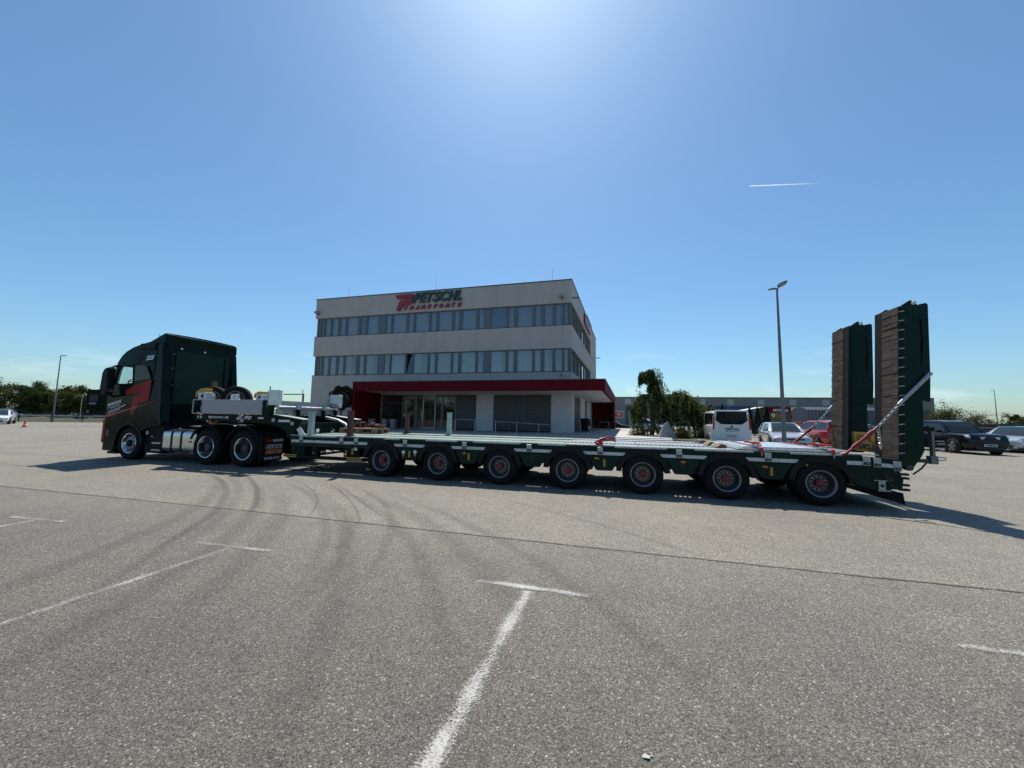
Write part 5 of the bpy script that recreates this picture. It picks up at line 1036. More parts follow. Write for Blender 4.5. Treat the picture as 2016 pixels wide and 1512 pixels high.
# ---------------------------------------------------------------- cars
def car(label, paint, loc, fwd, L, Wd, Hh, style, group='parked cars', name='parked_car', cat='car', wheel_r=.32, wb=None):
    """x forward, y left; style carries the side profile: belt and roof stations"""
    t = thing(name, label, cat, (loc[0], loc[1], 0), math.atan2(fwd[1], fwd[0]), group)
    w = Wd / 2; h0 = .20
    S = style['body']                       # (x/L, z_top, half width factor, z_bottom)
    b = MB(); n = 9
    for xf, zt, wf, zb in S:
        x = (xf - .5) * L; ww = w * wf
        b.v += [(x, -ww * .86, zb), (x, -ww * .97, zb + .10), (x, -ww, zb + (zt - zb) * .45), (x, -ww * .965, zt - .07), (x, -ww * .88, zt), (x, 0, zt + .03),
                (x, ww * .88, zt), (x, ww * .965, zt - .07), (x, ww, zb + (zt - zb) * .45), (x, ww * .97, zb + .10), (x, ww * .86, zb)]
    m_ = 11
    for i in range(len(S) - 1):
        for k in range(m_): b.f.append((i * m_ + k, i * m_ + (k + 1) % m_, (i + 1) * m_ + (k + 1) % m_, (i + 1) * m_ + k))
    b.f += [tuple(range(m_)), tuple((len(S) - 1) * m_ + k for k in range(m_))]
    b.build('body', paint, t, smooth=38)
    # greenhouse
    G = style['glass']                       # x/L at belt rear, roof rear, roof front, belt front ; belt z, roof z
    xb0, xr0, xr1, xb1, zb, zr = G; X = lambda f: (f - .5) * L
    wb_, wr_ = w * .90, w * style.get('tumble', .74)
    hz = zr - zb; gm = style.get('gmat', 'car_glass'); van_ = style.get('van')
    r0, r1 = xr0, xr1; sq = .5 if van_ else .55
    ST = [(xb0, 0.0, 0), (xb0 + (r0 - xb0) * .5, .56, 0), (r0, .94, 0), (r0 + (r1 - r0) * .25, 1.0, 1), (r0 + (r1 - r0) * .55, 1.02, 1), (r1 - (r1 - r0) * .12, 1.0, 1), (r1 + (xb1 - r1) * .10, .92, 2), (r1 + (xb1 - r1) * .55, .50, 2), (xb1, 0.0, 2)]
    ring = []
    for xf, hf, k in ST:
        x = X(xf); z = zb + hz * hf; wt = wb_ + (wr_ - wb_) * hf
        ring.append([(x, -wb_ * .97, zb), (x, -wt * 1.0 + .02 * hf, zb + hz * hf * .86), (x, -wt * .86, z), (x, 0, z + .025), (x, wt * .86, z), (x, wt * 1.0 - .02 * hf, zb + hz * hf * .86), (x, wb_ * .97, zb)])
    rf, ws, rw = MB(), MB(), MB(); sd = {-1: MB(), 1: MB()}
    for i in range(len(ST) - 1):
        A, B = ring[i], ring[i + 1]; tgt = rw if i < 2 else (rf if i < 5 else ws)
        if van_ and i < 2: tgt = rf
        for k in range(1, 5):
            if k in (1, 4): rf.add([A[k], A[k + 1], B[k + 1], B[k]], [(0, 1, 2, 3)])
            else: tgt.add([A[k], A[k + 1], B[k + 1], B[k]], [(0, 1, 2, 3)])
        sd[-1].add([A[0], A[1], B[1], B[0]], [(0, 1, 2, 3)]); sd[1].add([A[6], A[5], B[5], B[6]], [(0, 1, 2, 3)])
    rf.build('roof', paint, t, smooth=60); ws.build('windscreen', 'car_glass', t, smooth=60)
    if rw.v: rw.build('rear_window', gm, t, smooth=60)
    for sy in (-1, 1):
        sd[sy].build('side_window', gm, t, smooth=60); pb = MB(); e = 0 if sy < 0 else 6; f_ = 1 if sy < 0 else 5
        for u in style['cuts'][1:-1]:
            j = min(len(ST) - 2, max(1, int(u * (len(ST) - 1)))); lo, hi = Vector(ring[j][e]), Vector(ring[j][f_]); pb.tube([lo, hi], .028, 6)
        pb.tube([ring[2][e], ring[2][f_]], .04, 6); pb.tube([ring[i][f_] for i in range(len(ST))], .030, 6); pb.tube([ring[0][e], ring[-1][e]], .028, 6)
        pb.tube([(q[0], q[1] * .98, q[2] - .005) for q in [ring[i][2 if sy < 0 else 4] for i in range(5, len(ST))]], .030, 6); pb.build('pillar', paint, t, smooth=50)
    MB().box(X(xb0) + .1, X(xb1) - .35, -w * .8, w * .8, .35, zb - .05).build('cabin', 'car_trim', t)
    # wheels
    wbase = wb or L * .585; xc = style.get('wx', .03) * L
    for sx in (-1, 1):
        for sy in (-1, 1):
            x = xc + sx * wbase / 2; y = sy * (w - .02)
            MB().lathe([(.001, -.02), (wheel_r + .075, -.02), (wheel_r + .075, .03 + .004), (.001, .03 + .004)], (x, y - sy * .012 if sy > 0 else y - .002, wheel_r + .015), 'y', 26).build('wheel_arch', 'car_trim', t)
            wh = MB().lathe([(.20, -.1), (wheel_r - .03, -.1), (wheel_r, -.07), (wheel_r, .07), (wheel_r - .03, .1), (.20, .1)], (0, 0, 0), 'y', 26, close=True).build('wheel', 'rubber', t, smooth=35); wh.location = (x, y - sy * .035, wheel_r)
            rm = MB(); rm.lathe([(wheel_r * .68, .085 * sy), (wheel_r * .64, .105 * sy), (wheel_r * .60, .095 * sy)], (0, 0, 0), 'y', 26); rm.f = [f for f in rm.f if len(f) == 4]
            for k in range(5):
                a = 2 * pi * k / 5 + .3; ca, sa = cos(a), sin(a); q = wheel_r * .64; hw = wheel_r * .11
                rm.add([(ca * .03 - sa * hw * 1.3, .108 * sy, sa * .03 + ca * hw * 1.3), (ca * .03 + sa * hw * 1.3, .108 * sy, sa * .03 - ca * hw * 1.3), (ca * q + sa * hw, .100 * sy, sa * q - ca * hw), (ca * q - sa * hw, .100 * sy, sa * q + ca * hw)], [(0, 1, 2, 3)])
            rm.build('rim', 'rim_grey', wh, fix=False); MB().lathe([(.001, .09 * sy), (wheel_r * .62, .088 * sy), (wheel_r * .62, .08 * sy)], (0, 0, 0), 'y', 20).build('brake_disc', 'car_trim', wh)
    # lamps, plates, trims, mirrors
    zf = style.get('zlamp', .63); xf_ = .5 * L
    for sy in (-1, 1):
        hl = MB().prism([(xf_ - .30, zf + .075), (xf_ - .05, zf + .01), (xf_ - .025, zf - .08), (xf_ - .22, zf - .06)], 'y', min(sy * w * .55, sy * w * .925), max(sy * w * .55, sy * w * .925)); hl.build('headlight', 'headlight', t, bevel=.02)
        zt_ = style.get('ztail', .85); xt = -xf_ + style.get('tailx', .0)
        MB().box(xt - .012, xt + .10, min(sy * w * .72, sy * w * .945), max(sy * w * .72, sy * w * .945), zt_ - .12, zt_ + style.get('tailh', .10)).build('tail_lamp', 'red_lens', t, bevel=.02)
        mx_ = X(xb1) - .18 if style.get('van') else X(xb1) - .30
        MB().box(mx_ - .08, mx_ + .05, min(sy * (w * .93), sy * (w + .16)), max(sy * (w * .93), sy * (w + .16)), zb - .01, zb + .13).build('mirror', style.get('mirror', paint), t, bevel=.03)
    if not style.get('van'):
        MB().box(xf_ - .055, xf_ + .008, -w * .52, w * .52, zf - .10, zf - .01).build('grille', 'car_trim', t, bevel=.015); MB().box(xf_ - .05, xf_ + .012, -w * .62, w * .62, .27, .40).build('air_intake', 'car_trim', t, bevel=.02)
        o = MB().box(xf_ + .0125, xf_ + .03, -.26, .26, .42, .53).build('number_plate', 'plate_white', t); MB().box(xf_ + .0305, xf_ + .033, -.19, .22, .45, .50).build('plate_text', 'print_black', o)
        MB().box(-xf_ - .012, -xf_ + .05, -.26, .26, .62, .73).build('rear_plate', 'plate_white', t)
    MB().box(-xf_ + .10, xf_ - .12, -w * .90, w * .90, h0 - .03, h0 + .06).build('sill', 'car_trim', t)
    return t
EST = dict(body=[(0, .80, .80, .32), (.015, .92, .93, .26), (.06, .96, .98, .22), (.3, .95, 1, .20), (.6, .93, 1, .20), (.70, .92, 1, .20), (.80, .86, .99, .20), (.90, .79, .97, .20), (.96, .72, .92, .21), (.988, .66, .84, .22), (1, .58, .72, .26)], glass=(.015, .075, .50, .70, .93, 1.45), cuts=[0, .30, .60, 1.0], tumble=.72)
MPV = dict(body=[(0, .85, .84, .34), (.012, .98, .95, .28), (.05, 1.02, .99, .24), (.3, 1.0, 1, .22), (.62, .98, 1, .22), (.74, .97, 1, .22), (.86, .89, .98, .22), (.95, .79, .92, .23), (.988, .70, .84, .24), (1, .60, .72, .28)], glass=(.012, .05, .56, .80, 1.0, 1.60), cuts=[0, .32, .58, 1.0], tumble=.76, ztail=1.0, tailh=.22, zlamp=.69)
SUV = dict(body=[(0, .95, .84, .42), (.012, 1.08, .95, .36), (.05, 1.10, .99, .32), (.3, 1.08, 1, .28), (.62, 1.06, 1, .28), (.70, 1.06, 1, .28), (.80, 1.05, .99, .28), (.93, 1.02, .97, .28), (.98, .97, .93, .30), (1, .86, .84, .36)], glass=(.012, .045, .60, .735, 1.07, 1.70), cuts=[0, .30, .62, 1.0], tumble=.78, zlamp=.90, ztail=1.1, tailh=.25)
SED = dict(body=[(0, .80, .80, .32), (.015, .92, .93, .26), (.06, .97, .98, .22), (.14, .98, 1, .2), (.6, .92, 1, .20), (.70, .91, 1, .20), (.80, .86, .99, .20), (.90, .79, .97, .20), (.96, .72, .92, .21), (.988, .66, .84, .22), (1, .58, .72, .26)], glass=(.09, .22, .48, .69, .93, 1.42), cuts=[0, .40, 1.0], tumble=.70)
VAN = dict(body=[(0, 1.15, .92, .34), (.01, 1.20, .97, .30), (.04, 1.20, 1, .26), (.5, 1.18, 1, .26), (.78, 1.16, 1, .26), (.90, 1.04, .96, .26), (.975, .80, .88, .28), (1, .55, .76, .32)], glass=(.004, .012, .66, .86, 1.17, 1.90), cuts=[0, .34, .66, 1.0], tumble=.86, van=True, gmat='tinted_glass', mirror='car_trim', zlamp=.80, ztail=1.05, tailh=.32)
def place(corner, fwd, L, Wd, which):
    """centre of a car from one corner on the ground: 'rl' rear left, 'fr' front right"""
    f = Vector(fwd).normalized(); l = Vector((-f.y, f.x)); s = {'r': -1, 'f': 1}[which[0]]; q = {'l': 1, 'r': -1}[which[1]]
    c = Vector(corner) - f * s * L / 2 - l * q * Wd / 2; return (c.x, c.y)
fv = (.30, .954); Lv, Wv = 4.95, 1.90
van = car('white passenger van seen from behind, black lettering on its tailgate', 'car_white', place((10.95, 20.5), fv, Lv, Wv, 'rl'), fv, Lv, Wv, 1.97, VAN, wheel_r=.33, name='parked_van', cat='van', wb=2.93)
van.scale = (1, 1, 1.075)
# the van's tailgate
xr = -Lv / 2; w = Wv / 2
b = MB(); prof = [(-w * .97, .30), (w * .97, .30), (w * .985, 1.0), (w * .93, 1.55), (w * .85, 1.88), (w * .78, 1.93), (-w * .78, 1.93), (-w * .85, 1.88), (-w * .93, 1.55), (-w * .985, 1.0)]
b.prism(prof, 'x', xr - .03, xr + .06); tg = b.build('tailgate', 'car_white', van, bevel=.03)
b = MB(); b.prism([(-w * .74, 1.86), (w * .74, 1.86), (w * .80, 1.45), (w * .78, 1.40), (w * .52, 1.22), (-w * .52, 1.22), (-w * .78, 1.40), (-w * .80, 1.45)], 'x', xr - .045, xr - .031); b.build('rear_window', 'tinted_glass', tg)
for sy in (-1, 1): MB().prism([(sy * w * .965, .98), (sy * w * .88, .95), (sy * w * .86, 1.35), (sy * w * .84, 1.72), (sy * w * .89, 1.70), (sy * w * .95, 1.38)], 'x', xr - .05, xr - .0305).build('tail_lamp', 'red_lens', van)
o = MB().box(xr - .05, xr - .031, -.27, .27, .60, .72).build('rear_plate', 'plate_white', tg); b = textmesh('PE 225 XP', .42, .07, .002, 0, .01); b.v = [(xr - .051 + y, .22 - x, .625 + z) for x, y, z in b.v]; b.build('plate_text', 'lamp_grey', o, fix=False)
b = textmesh('PETSCHL', .52, .12, .004, .3, .03); b.v = [(xr - .031 + y, .14 - x, .92 + z) for x, y, z in b.v]; b.build('tailgate_lettering', 'print_black', tg, fix=False)
b = textmesh('TRANSPORTE', .50, .05, .003, .2, .0); b.v = [(xr - .031 + y, .18 - x, .85 + z) for x, y, z in b.v]; b.build('tailgate_lettering', 'lamp_grey', tg, fix=False)
MB().prism([(.33, 1.03), (.14, 1.05), (.12, 1.0), (.17, .94), (.25, .92), (.30, .84), (.26, .84), (.20, .90), (.16, .99), (.33, .99)], 'x', xr - .036, xr - .031).build('tailgate_lettering', 'print_black', tg)
MB().lathe([(.001, -.01), (.05, -.01), (.055, 0)], (xr - .031, 0, 1.11), 'x', 16).build('badge', 'car_trim', tg); MB().box(xr - .045, xr - .031, -w * .8, w * .8, .40, .42).build('tailgate_gap', 'car_trim', tg)
MB().box(xr - .06, xr + .12, -w * .98, w * .98, .24, .38).build('rear_bumper', 'car_white', van, bevel=.03)
fs = (-.42, -.91); car('silver estate car facing the camera beside the white van', 'car_silver', place((14.1, 20.3), fs, 4.8, 1.86, 'fr'), fs, 4.8, 1.86, 1.5, EST)
fr_ = (.2, .98); car('bright red people carrier seen from behind next to the silver estate', 'car_red', place((18.9, 22.5), fr_, 4.46, 1.80, 'rl'), fr_, 4.46, 1.80, 1.65, MPV)
fg = (.3, .95); car('slate grey saloon glimpsed between the two raised ramps', 'car_slate', place((21.9, 24.0), fg, 4.5, 1.75, 'rl'), fg, 4.5, 1.75, 1.45, SED)
fu = (-.23, -.97); suv = car('dark navy off-road car with chromed grille right of the trailer', 'car_navy', place((23.05, 19.0), fu, 4.63, 1.79, 'fr'), fu, 4.63, 1.79, 1.7, SUV, wheel_r=.355, wb=2.63)
for y0, y1 in ((-.40, -.18), (.18, .40)): MB().prism([(y0, .90), (y1, .90), ((y0 + y1) / 2 + (.08 if y0 > 0 else .02), .78), ((y0 + y1) / 2 - (.02 if y0 > 0 else .08), .78)], 'x', 2.325, 2.345).build('grille_bar', 'chrome', suv)
MB().box(-1.75, -.05, .55, .60, 1.68, 1.72).box(-1.75, -.05, -.60, -.55, 1.68, 1.72).build('roof_rail', 'galv', suv)
fz = (-.93, -.37); car('pale silver saloon cut off by the right edge behind the navy off-road car', 'car_silver', place((26.9, 21.9), fz, 4.5, 1.75, 'fr'), fz, 4.5, 1.75, 1.45, SED)
car('dark saloon parked past the corner of the red canopy', 'car_black', (11.8, 43.5), (.93, -.37), 4.4, 1.75, 1.45, SED); car('small white car half hidden by the weeping conifer', 'car_white', (16.6, 45.5), (.6, -.8), 4.1, 1.7, 1.5, MPV)
car('white saloon at the left edge facing the camera near the traffic cone', 'car_white', (-53.2, 39.0), (.72, -.69), 4.4, 1.80, 1.45, SED)
for p, lb, f_ in (((-81.5, 61.0), 'white car passing on the road behind the left lamp post', (.9, .33)), ((-76.4, 65.0), 'white and green van on the road before the dark covered truck', (.93, .34))):
    car(lb, 'car_white', p, f_, 4.6, 1.8, 1.6, MPV if 'car' in lb[:9] else EST, 'road traffic', 'passing_car')

# ---------------------------------------------------------------- lamp posts
def lamp(loc, h, heads, label, base_r=.085):
    t = thing('lamp_post', label, 'street lamp', (loc[0], loc[1], 0), 0, 'yard lamp posts')
    MB().tube([(0, 0, 0), (0, 0, .9), (0, 0, h)], [base_r, base_r, .045], 12).build('pole', 'lamp_grey', t, smooth=40); MB().cyl((0, 0, 0), (0, 0, .06), base_r * 2, base_r * 2, 12).build('foot', 'lamp_grey', t)
    for dx, dy, tilt in heads:
        d = Vector((dx, dy)).normalized(); n_ = Vector((-d.y, d.x)); L_ = .78
        def hp_(u, v, z): u *= .72; p = d * u + n_ * v; return (p.x, p.y, h - .02 + z + u * tilt)
        MB().tube([hp_(0, 0, -.05), hp_(.22, 0, 0)], .03, 8).build('arm', 'lamp_grey', t)
        b = MB(); pl = [(.18, .05), (.30, .14), (.55, .16), (.80, .12), (1.0, .03)]
        for z in (0, .07): b.v += [hp_(u, v, z * (1 - .6 * (u - .18))) for u, v in pl] + [hp_(u, -v, z * (1 - .6 * (u - .18))) for u, v in reversed(pl)]
        k = len(pl) * 2; b.f = [tuple(range(k)), tuple(range(2 * k - 1, k - 1, -1))] + [(i, (i + 1) % k, k + (i + 1) % k, k + i) for i in range(k)]
        hd = b.build('lamp_head', 'lamp_grey', t)
        MB().add([hp_(.36, .10, -.004), hp_(.78, .08, -.004), hp_(.78, -.08, -.004), hp_(.36, -.10, -.004)], [(0, 1, 2, 3)]).build('lens', 'lamp_lens', hd, fix=False)
lamp((14.08, 19.4), 8.6, [(.05, 1, .2), (.0, -1, .2)], 'tall grey lamp post with two heads behind the parked cars', .10)
lamp((-58.1, 47.6), 8.5, [(1, .1, .05)], 'single headed lamp post by the fence on the left')
lamp((97.3, 75.0), 8.5, [(-1, -.1, .05)], 'distant single headed lamp post at the right edge')

# ---------------------------------------------------------------- traffic cone
t = thing('traffic_cone', 'small red traffic cone standing in the yard by the white saloon', 'cone', (-41.94, 32.43, 0))
MB().box(-.20, .20, -.20, .20, 0, .04).build('base', 'cone_red', t, bevel=.02); MB().lathe([(.14, .04), (.08, .30), (.04, .54), (.03, .55), (.001, .55)], (0, 0, 0), 'z', 18).build('cone', 'cone_red', t, smooth=40); MB().lathe([(.112, .18), (.085, .29)], (0, 0, 0), 'z', 18).build('white_band', 'decal_white', t)

# ---------------------------------------------------------------- left boundary: wire fence, guard rail
def fence(p0, p1, n, h, label, rails=True):
    a, b_ = Vector(p0), Vector(p1); t = thing('wire_fence', label, 'fence', (a.x, a.y, 0)); d = (b_ - a)
    for i in range(n + 1):
        q = d * (i / n); MB().box(q.x - .035, q.x + .035, q.y - .035, q.y + .035, -.1, h + .05).build('post', 'wire_dark', t)
    w = MB(); u = d.normalized()
    for k in range(int(h / .2) + 1): z = .05 + k * .2; w.tube([(0, 0, z), (d.x, d.y, z)], .006 if k % 5 else .012, 4)
    nv = int(d.length / .25)
    for i in range(nv): q = d * (i / nv); w.tube([(q.x, q.y, .03), (q.x, q.y, h)], .004, 3)
    stuff(w.build('wire_mesh', 'wire_dark', t))
fence((-100, 32.0), (-61, 46.5), 13, 1.25, 'low dark wire fence at the far left'); fence((-61, 46.5), (-30, 57.3), 11, 1.25, 'low dark wire fence running behind the truck cab')
t = thing('guard_rail', 'pale steel guard rail along the road beyond the wire fence', 'guard rail', (-72, 50, 0)); d = Vector((8.6, 3.2)).normalized()
b = MB(); n_ = Vector((-d.y, d.x))
def gp(u, v, z): p = d * u + n_ * v; return (p.x, p.y, z)
prof = [(.0, .62), (-.05, .65), (-.05, .68), (0, .71), (-.05, .74), (-.05, .77), (0, .80)]
for u in (-20, 45): b.v += [gp(u, v, z) for v, z in prof]
b.f = [(i, i + 1, 7 + i + 1, 7 + i) for i in range(6)]; o = b.build('beam', 'guard_steel', t, fix=False); o.modifiers.new('thickness', 'SOLIDIFY').thickness = .01
for u in range(-20, 46, 4): p = d * u + n_ * .12; MB().box(p.x - .05, p.x + .05, p.y - .05, p.y + .05, -.1, .75).build('post', 'guard_steel', t)
MB().cyl((-59.2, 51.5, 0), (-59.2, 51.5, 3.5), .04, .03, 8).build('flag_pole', 'rail_steel'); tag(bpy.data.objects['flag_pole'], 'thin bare pole between the trees and the covered truck', 'pole')
MB().cyl((-16.6, 29.6, 0), (-16.6, 29.6, 3.45), .035, .03, 8).build('steel_pole', 'rail_steel'); tag(bpy.data.objects['steel_pole'], 'slim steel pole at the left corner of the office building', 'pole')
b = MB()
for u in np.linspace(-60, 60, 61): p = Vector((-72, 50)) + d * float(u); zz = .46 + .06 * sin(u * 1.3) + rnd.uniform(-.03, .03); q = [p + n_ * k for k in (-2.4, -1.2, -.2, 1.0, 3.5)]; b.v += [(q[0].x, q[0].y, -.05), (q[1].x, q[1].y, zz * .6), (q[2].x, q[2].y, zz), (q[3].x, q[3].y, zz), (q[4].x, q[4].y, -.05)]
b.f = [(i * 5 + k, i * 5 + k + 1, i * 5 + k + 6, i * 5 + k + 5) for i in range(60) for k in range(4)]
struct(b.build('grass_bank', 'grass', smooth=60))
# covered truck in front of the cab
t = thing('covered_truck', 'dark green tarpaulin covered lorry beyond the fence left of the cab', 'truck', (-62.0, 55.5, 0), rad(-8)); t.scale = (.86, 1, 1)
b = MB(); b.v = []; rows = [(-1.55, 1.0), (-1.6, 2.6), (-1.58, 4.3), (-1.30, 4.72), (-.7, 4.58), (.1, 4.66), (.9, 4.78), (1.45, 4.55), (1.6, 4.2), (1.62, 2.4), (1.58, 1.0)]
for y in (0, 1.5, 3.0, 4.5, 6.0): b.v += [(x + rnd.uniform(-.06, .06), y, z + rnd.uniform(-.08, .08)) for x, z in rows]
k = len(rows)
for i in range(4): b.f += [(i * k + j, i * k + j + 1, (i + 1) * k + j + 1, (i + 1) * k + j) for j in range(k - 1)]
b.f += [tuple(range(k)), tuple(range(4 * k, 5 * k))]; b.build('tarpaulin', 'tarp_dark', t, smooth=40)
MB().box(-.9, .9, -.08, -.02, 2.9, 3.9).build('rear_opening', 'print_black', t); MB().box(-.75, .7, -.11, -.085, 2.45, 2.75).build('tail_board', 'lamp_grey', t); MB().box(-1.3, 1.3, -.06, 6, .75, 1.0).build('chassis', 'chassis_black', t); MB().box(-1.1, -.6, -.10, -.07, 1.2, 1.6).build('tail_lamp', 'red_lens', t)
for x in (-1.15, 1.15):
    for y in (1.0, 2.2, 5.2): MB().lathe([(.001, -.18), (.5, -.18), (.5, .18), (.001, .18)], (x, y, .5), 'x', 20).build('wheel', 'rubber', t)

# ---------------------------------------------------------------- trees
def broadleaf(label, loc, h, rx, mats, n, leaf, trunk_h, seed, bare=False, group=None, name='tree', ry=None):
    R_ = np.random.RandomState(seed); t = thing(name, label, 'tree', (loc[0], loc[1], 0), 0, group); ry = ry or rx
    b = MB(); b.tube([(0, 0, -.1), (.05, 0, trunk_h * .6), (-.04, .03, trunk_h), (.05, 0, h * .75)], [h * .026, h * .022, h * .017, h * .006], 8)
    ends = []
    for k in range(11 if not bare else 26):
        a = R_.uniform(0, 2 * pi); z0 = R_.uniform(trunk_h * .6, h * .62); rr = R_.uniform(.45, .92); e = np.array([cos(a) * rx * rr, sin(a) * ry * rr, min(h * .97, z0 + R_.uniform(.25, .55) * (h - z0))])
        m_ = np.array([e[0] * .45, e[1] * .45, z0 + (e[2] - z0) * .62]); b.tube([(0, 0, z0), tuple(m_), tuple(e)], [h * .010, h * .007, h * .003], 5); ends.append(e)
        if bare:
            for j in range(4): q = e * np.array([.75, .75, 1]) + R_.normal(size=3) * rx * .28; b.tube([tuple(m_), tuple(q)], [h * .005, h * .002], 4); ends.append(q)
    b.build('trunk', 'bark', t, smooth=40)
    # clumps through an uneven ellipsoid
    nc = max(8, n // 260); C = []
    while len(C) < nc:
        q = R_.uniform(-1, 1, 3)
        if q[2] < -.92: continue
        if np.linalg.norm(q) < 1 and (np.linalg.norm(q) > .35 or R_.rand() < .3): C.append(q)
    C = np.array(C) * np.array([rx, ry, (h - trunk_h) * .52]) + np.array([0, 0, trunk_h + (h - trunk_h) * .48])
    if bare: C = np.array(ends)
    per = n // len(C); pts = np.concatenate([c + np.clip(R_.normal(size=(per, 3)), -1.7, 1.7) * np.array([rx * .17, ry * .17, h * .055]) * (R_.uniform(.6, 1.35)) for c in C]); pts = pts[pts[:, 2] > trunk_h * .35]
    k = len(pts) // 2; idx = R_.permutation(len(pts))
    for part_, m_ in ((idx[:k], mats[0]), (idx[k:], mats[1])): link('crown', leaf_mesh('crown', pts[part_], leaf, m_), t)
    return t
LT = [(-88.5, 63, 5.6, 3.2), (-84.0, 62, 5.9, 2.6), (-81.6, 64, 5.3, 2.4), (-78.6, 62, 4.5, 2.2), (-76.6, 65, 4.7, 2.3), (-74.8, 62, 4.2, 1.8), (-73.0, 64, 3.7, 1.8), (-71.2, 66, 3.2, 1.6), (-93.5, 64, 5.2, 3.0), (-79.9, 66.5, 4.4, 2.0)]
LL = ['broad leafy tree second from the left edge of the hedgerow', 'tallest leafy tree of the left hedgerow', 'leafy tree right of the tallest in the hedgerow', 'darker leafy tree in the middle of the hedgerow', 'leafy tree behind the left lamp post', 'low leafy tree right of the left lamp post', 'small rounded tree near the right end of the hedgerow', 'lowest bush-like tree at the right end of the hedgerow', 'leafy tree at the left edge of the picture', 'thin pale tree showing over the hedgerow']
for i, ((x, y, h, r), lb) in enumerate(zip(LT, LL)):
    broadleaf(lb, (x, y), h * 1.2, r, (('leaf_mid', 'leaf_olive'), ('leaf_mid', 'leaf_olive'), ('leaf_mid', 'leaf_dark'), ('leaf_dark', 'leaf_mid'), ('leaf_olive', 'leaf_mid'))[i % 5] if i < 9 else ('leaf_pale', 'leaf_pale'), 9000 if i < 9 else 1800, .21, .7, 100 + i, group='hedgerow trees on the left')
RTL = [((62.5, 54.5), 4.6, 1.9, ('leaf_pale', 'leaf_olive'), 2600, 'loose pale tree right of the grey hall behind the off-road car'), ((74.5, 60), 4.0, 1.7, ('leaf_pale', 'leaf_pale'), 750, 'sparse pale tree over the off-road car bonnet'), ((80.5, 60), 3.8, 1.4, ('leaf_mid', 'leaf_olive'), 2200, 'bushy tree next to the distant lamp post'), ((84.5, 60.5), 3.7, 1.6, ('leaf_mid', 'leaf_olive'), 2200, 'bushy tree at the right edge of the picture')]
for i, (p, h, r, ms, n, lb) in enumerate(RTL): broadleaf(lb, p, h, r, ms, int(n * 1.6), .15, .8, 300 + i, bare=(i in (0, 1)), group='trees on the right')
# low hedge bank beyond the right fence
hp = np.random.uniform(size=(9000, 3)) * np.array([60, 5, 1]); hp[:, 2] = hp[:, 2] ** .8 * (2.1 + .5 * np.sin(hp[:, 0] * .9) + .3 * np.sin(hp[:, 0] * 2.7)); hp += np.array([58, 66, 0]); hp[:, 1] -= (hp[:, 0] - 58) * .15
o = link('hedge', leaf_mesh('hedge', hp, .35, 'leaf_mid')); stuff(o); tag(o, 'green hedge bank beyond the right fence', 'hedge')
hp = np.random.uniform(size=(7000, 3)) * np.array([110, 8, 1]); hp[:, 2] = hp[:, 2] ** .8 * (2.2 + .7 * np.sin(hp[:, 0] * .5) + .4 * np.sin(hp[:, 0] * 1.7)); hp += np.array([-150, 62, 0]); hp[:, 1] += (hp[:, 0] + 100) * .3
o = link('undergrowth', leaf_mesh('undergrowth', hp, .38, 'leaf_dark')); stuff(o); tag(o, 'dark undergrowth below the hedgerow trees', 'undergrowth')
# a wood on the far side of the yard, behind the photographer (it shows mirrored in the windows)
hp = np.random.uniform(size=(26000, 3)) * np.array([190, 14, 1]); hp[:, 2] = hp[:, 2] ** .7 * (7.5 + 2.2 * np.sin(hp[:, 0] * .23) + 1.5 * np.sin(hp[:, 0] * .71) + 1.0 * np.sin(hp[:, 0] * 1.9)); hp += np.array([-110, -78, 0])
o = link('wood', leaf_mesh('wood', hp, .75, 'leaf_mid')); stuff(o); tag(o, 'leafy wood across the yard mirrored in the office windows', 'wood')
# right fence with dark screens
fence((52, 50), (92, 40), 11, 1.7, 'dark wire fence on the right beyond the parked cars')
for i in range(9):
    x = 60 + i * 4.4; y = 54.5 - (x - 60) * .2
    o = MB().box(0, 4.1, 0, 2.2, 0, 1.5 + .12 * (i % 3)).build('stacked_formwork', 'container_blue' if i % 3 == 0 else ('rust_paint' if i % 3 == 1 else 'wall_dark'), bevel=.03); o.location = (x, y, 0); o.rotation_euler = (0, 0, -.2)
    for k in range(3): MB().box(.03, 4.07, -.05, -.003, .2 + k * .42, .34 + k * .42).build('ledger', 'panel_pale' if (i + k) % 3 == 0 else 'wall_grey', o)
    tag(o, 'dark stack of formwork beyond the right fence, ' + ('first', 'second', 'third', 'fourth', 'fifth', 'sixth', 'seventh', 'eighth', 'ninth')[i] + ' from the grey hall', 'stack', 'stacks beyond the right fence')

# weeping conifer
cn = thing('weeping_conifer', 'tall weeping conifer with drooping dark green branches and a bent tip', 'tree', (9.0, 24.2, 0))
R_ = np.random.RandomState(5)
sky_line = [(-1.05, 2.2), (-.85, 2.55), (-.62, 3.05), (-.42, 3.55), (-.28, 4.15), (-.22, 4.62), (-.12, 4.86), (.05, 4.80), (.22, 4.40), (.40, 3.85), (.62, 3.30), (.95, 2.95), (1.35, 3.12), (1.75, 3.50), (2.05, 3.42), (2.45, 3.02), (2.85, 2.66), (3.3, 2.52), (3.8, 2.40), (4.3, 2.10), (4.6, 1.7)]
b = MB(); b.tube([(0, 0, -.1), (.12, 0, 1.2), (.10, .05, 2.6), (-.02, 0, 3.9), (-.10, 0, 4.75), (-.35, -.05, 4.55), (-.6, -.05, 4.1)], [.17, .14, .11, .07, .04, .03, .015], 8); b.tube([(.1, 0, 1.6), (.9, .3, 2.7), (1.8, .4, 3.3), (2.6, .3, 2.9), (3.6, .3, 2.4), (4.4, .2, 1.7)], [.10, .08, .07, .05, .04, .02], 7); b.build('trunk', 'bark', cn, smooth=40)
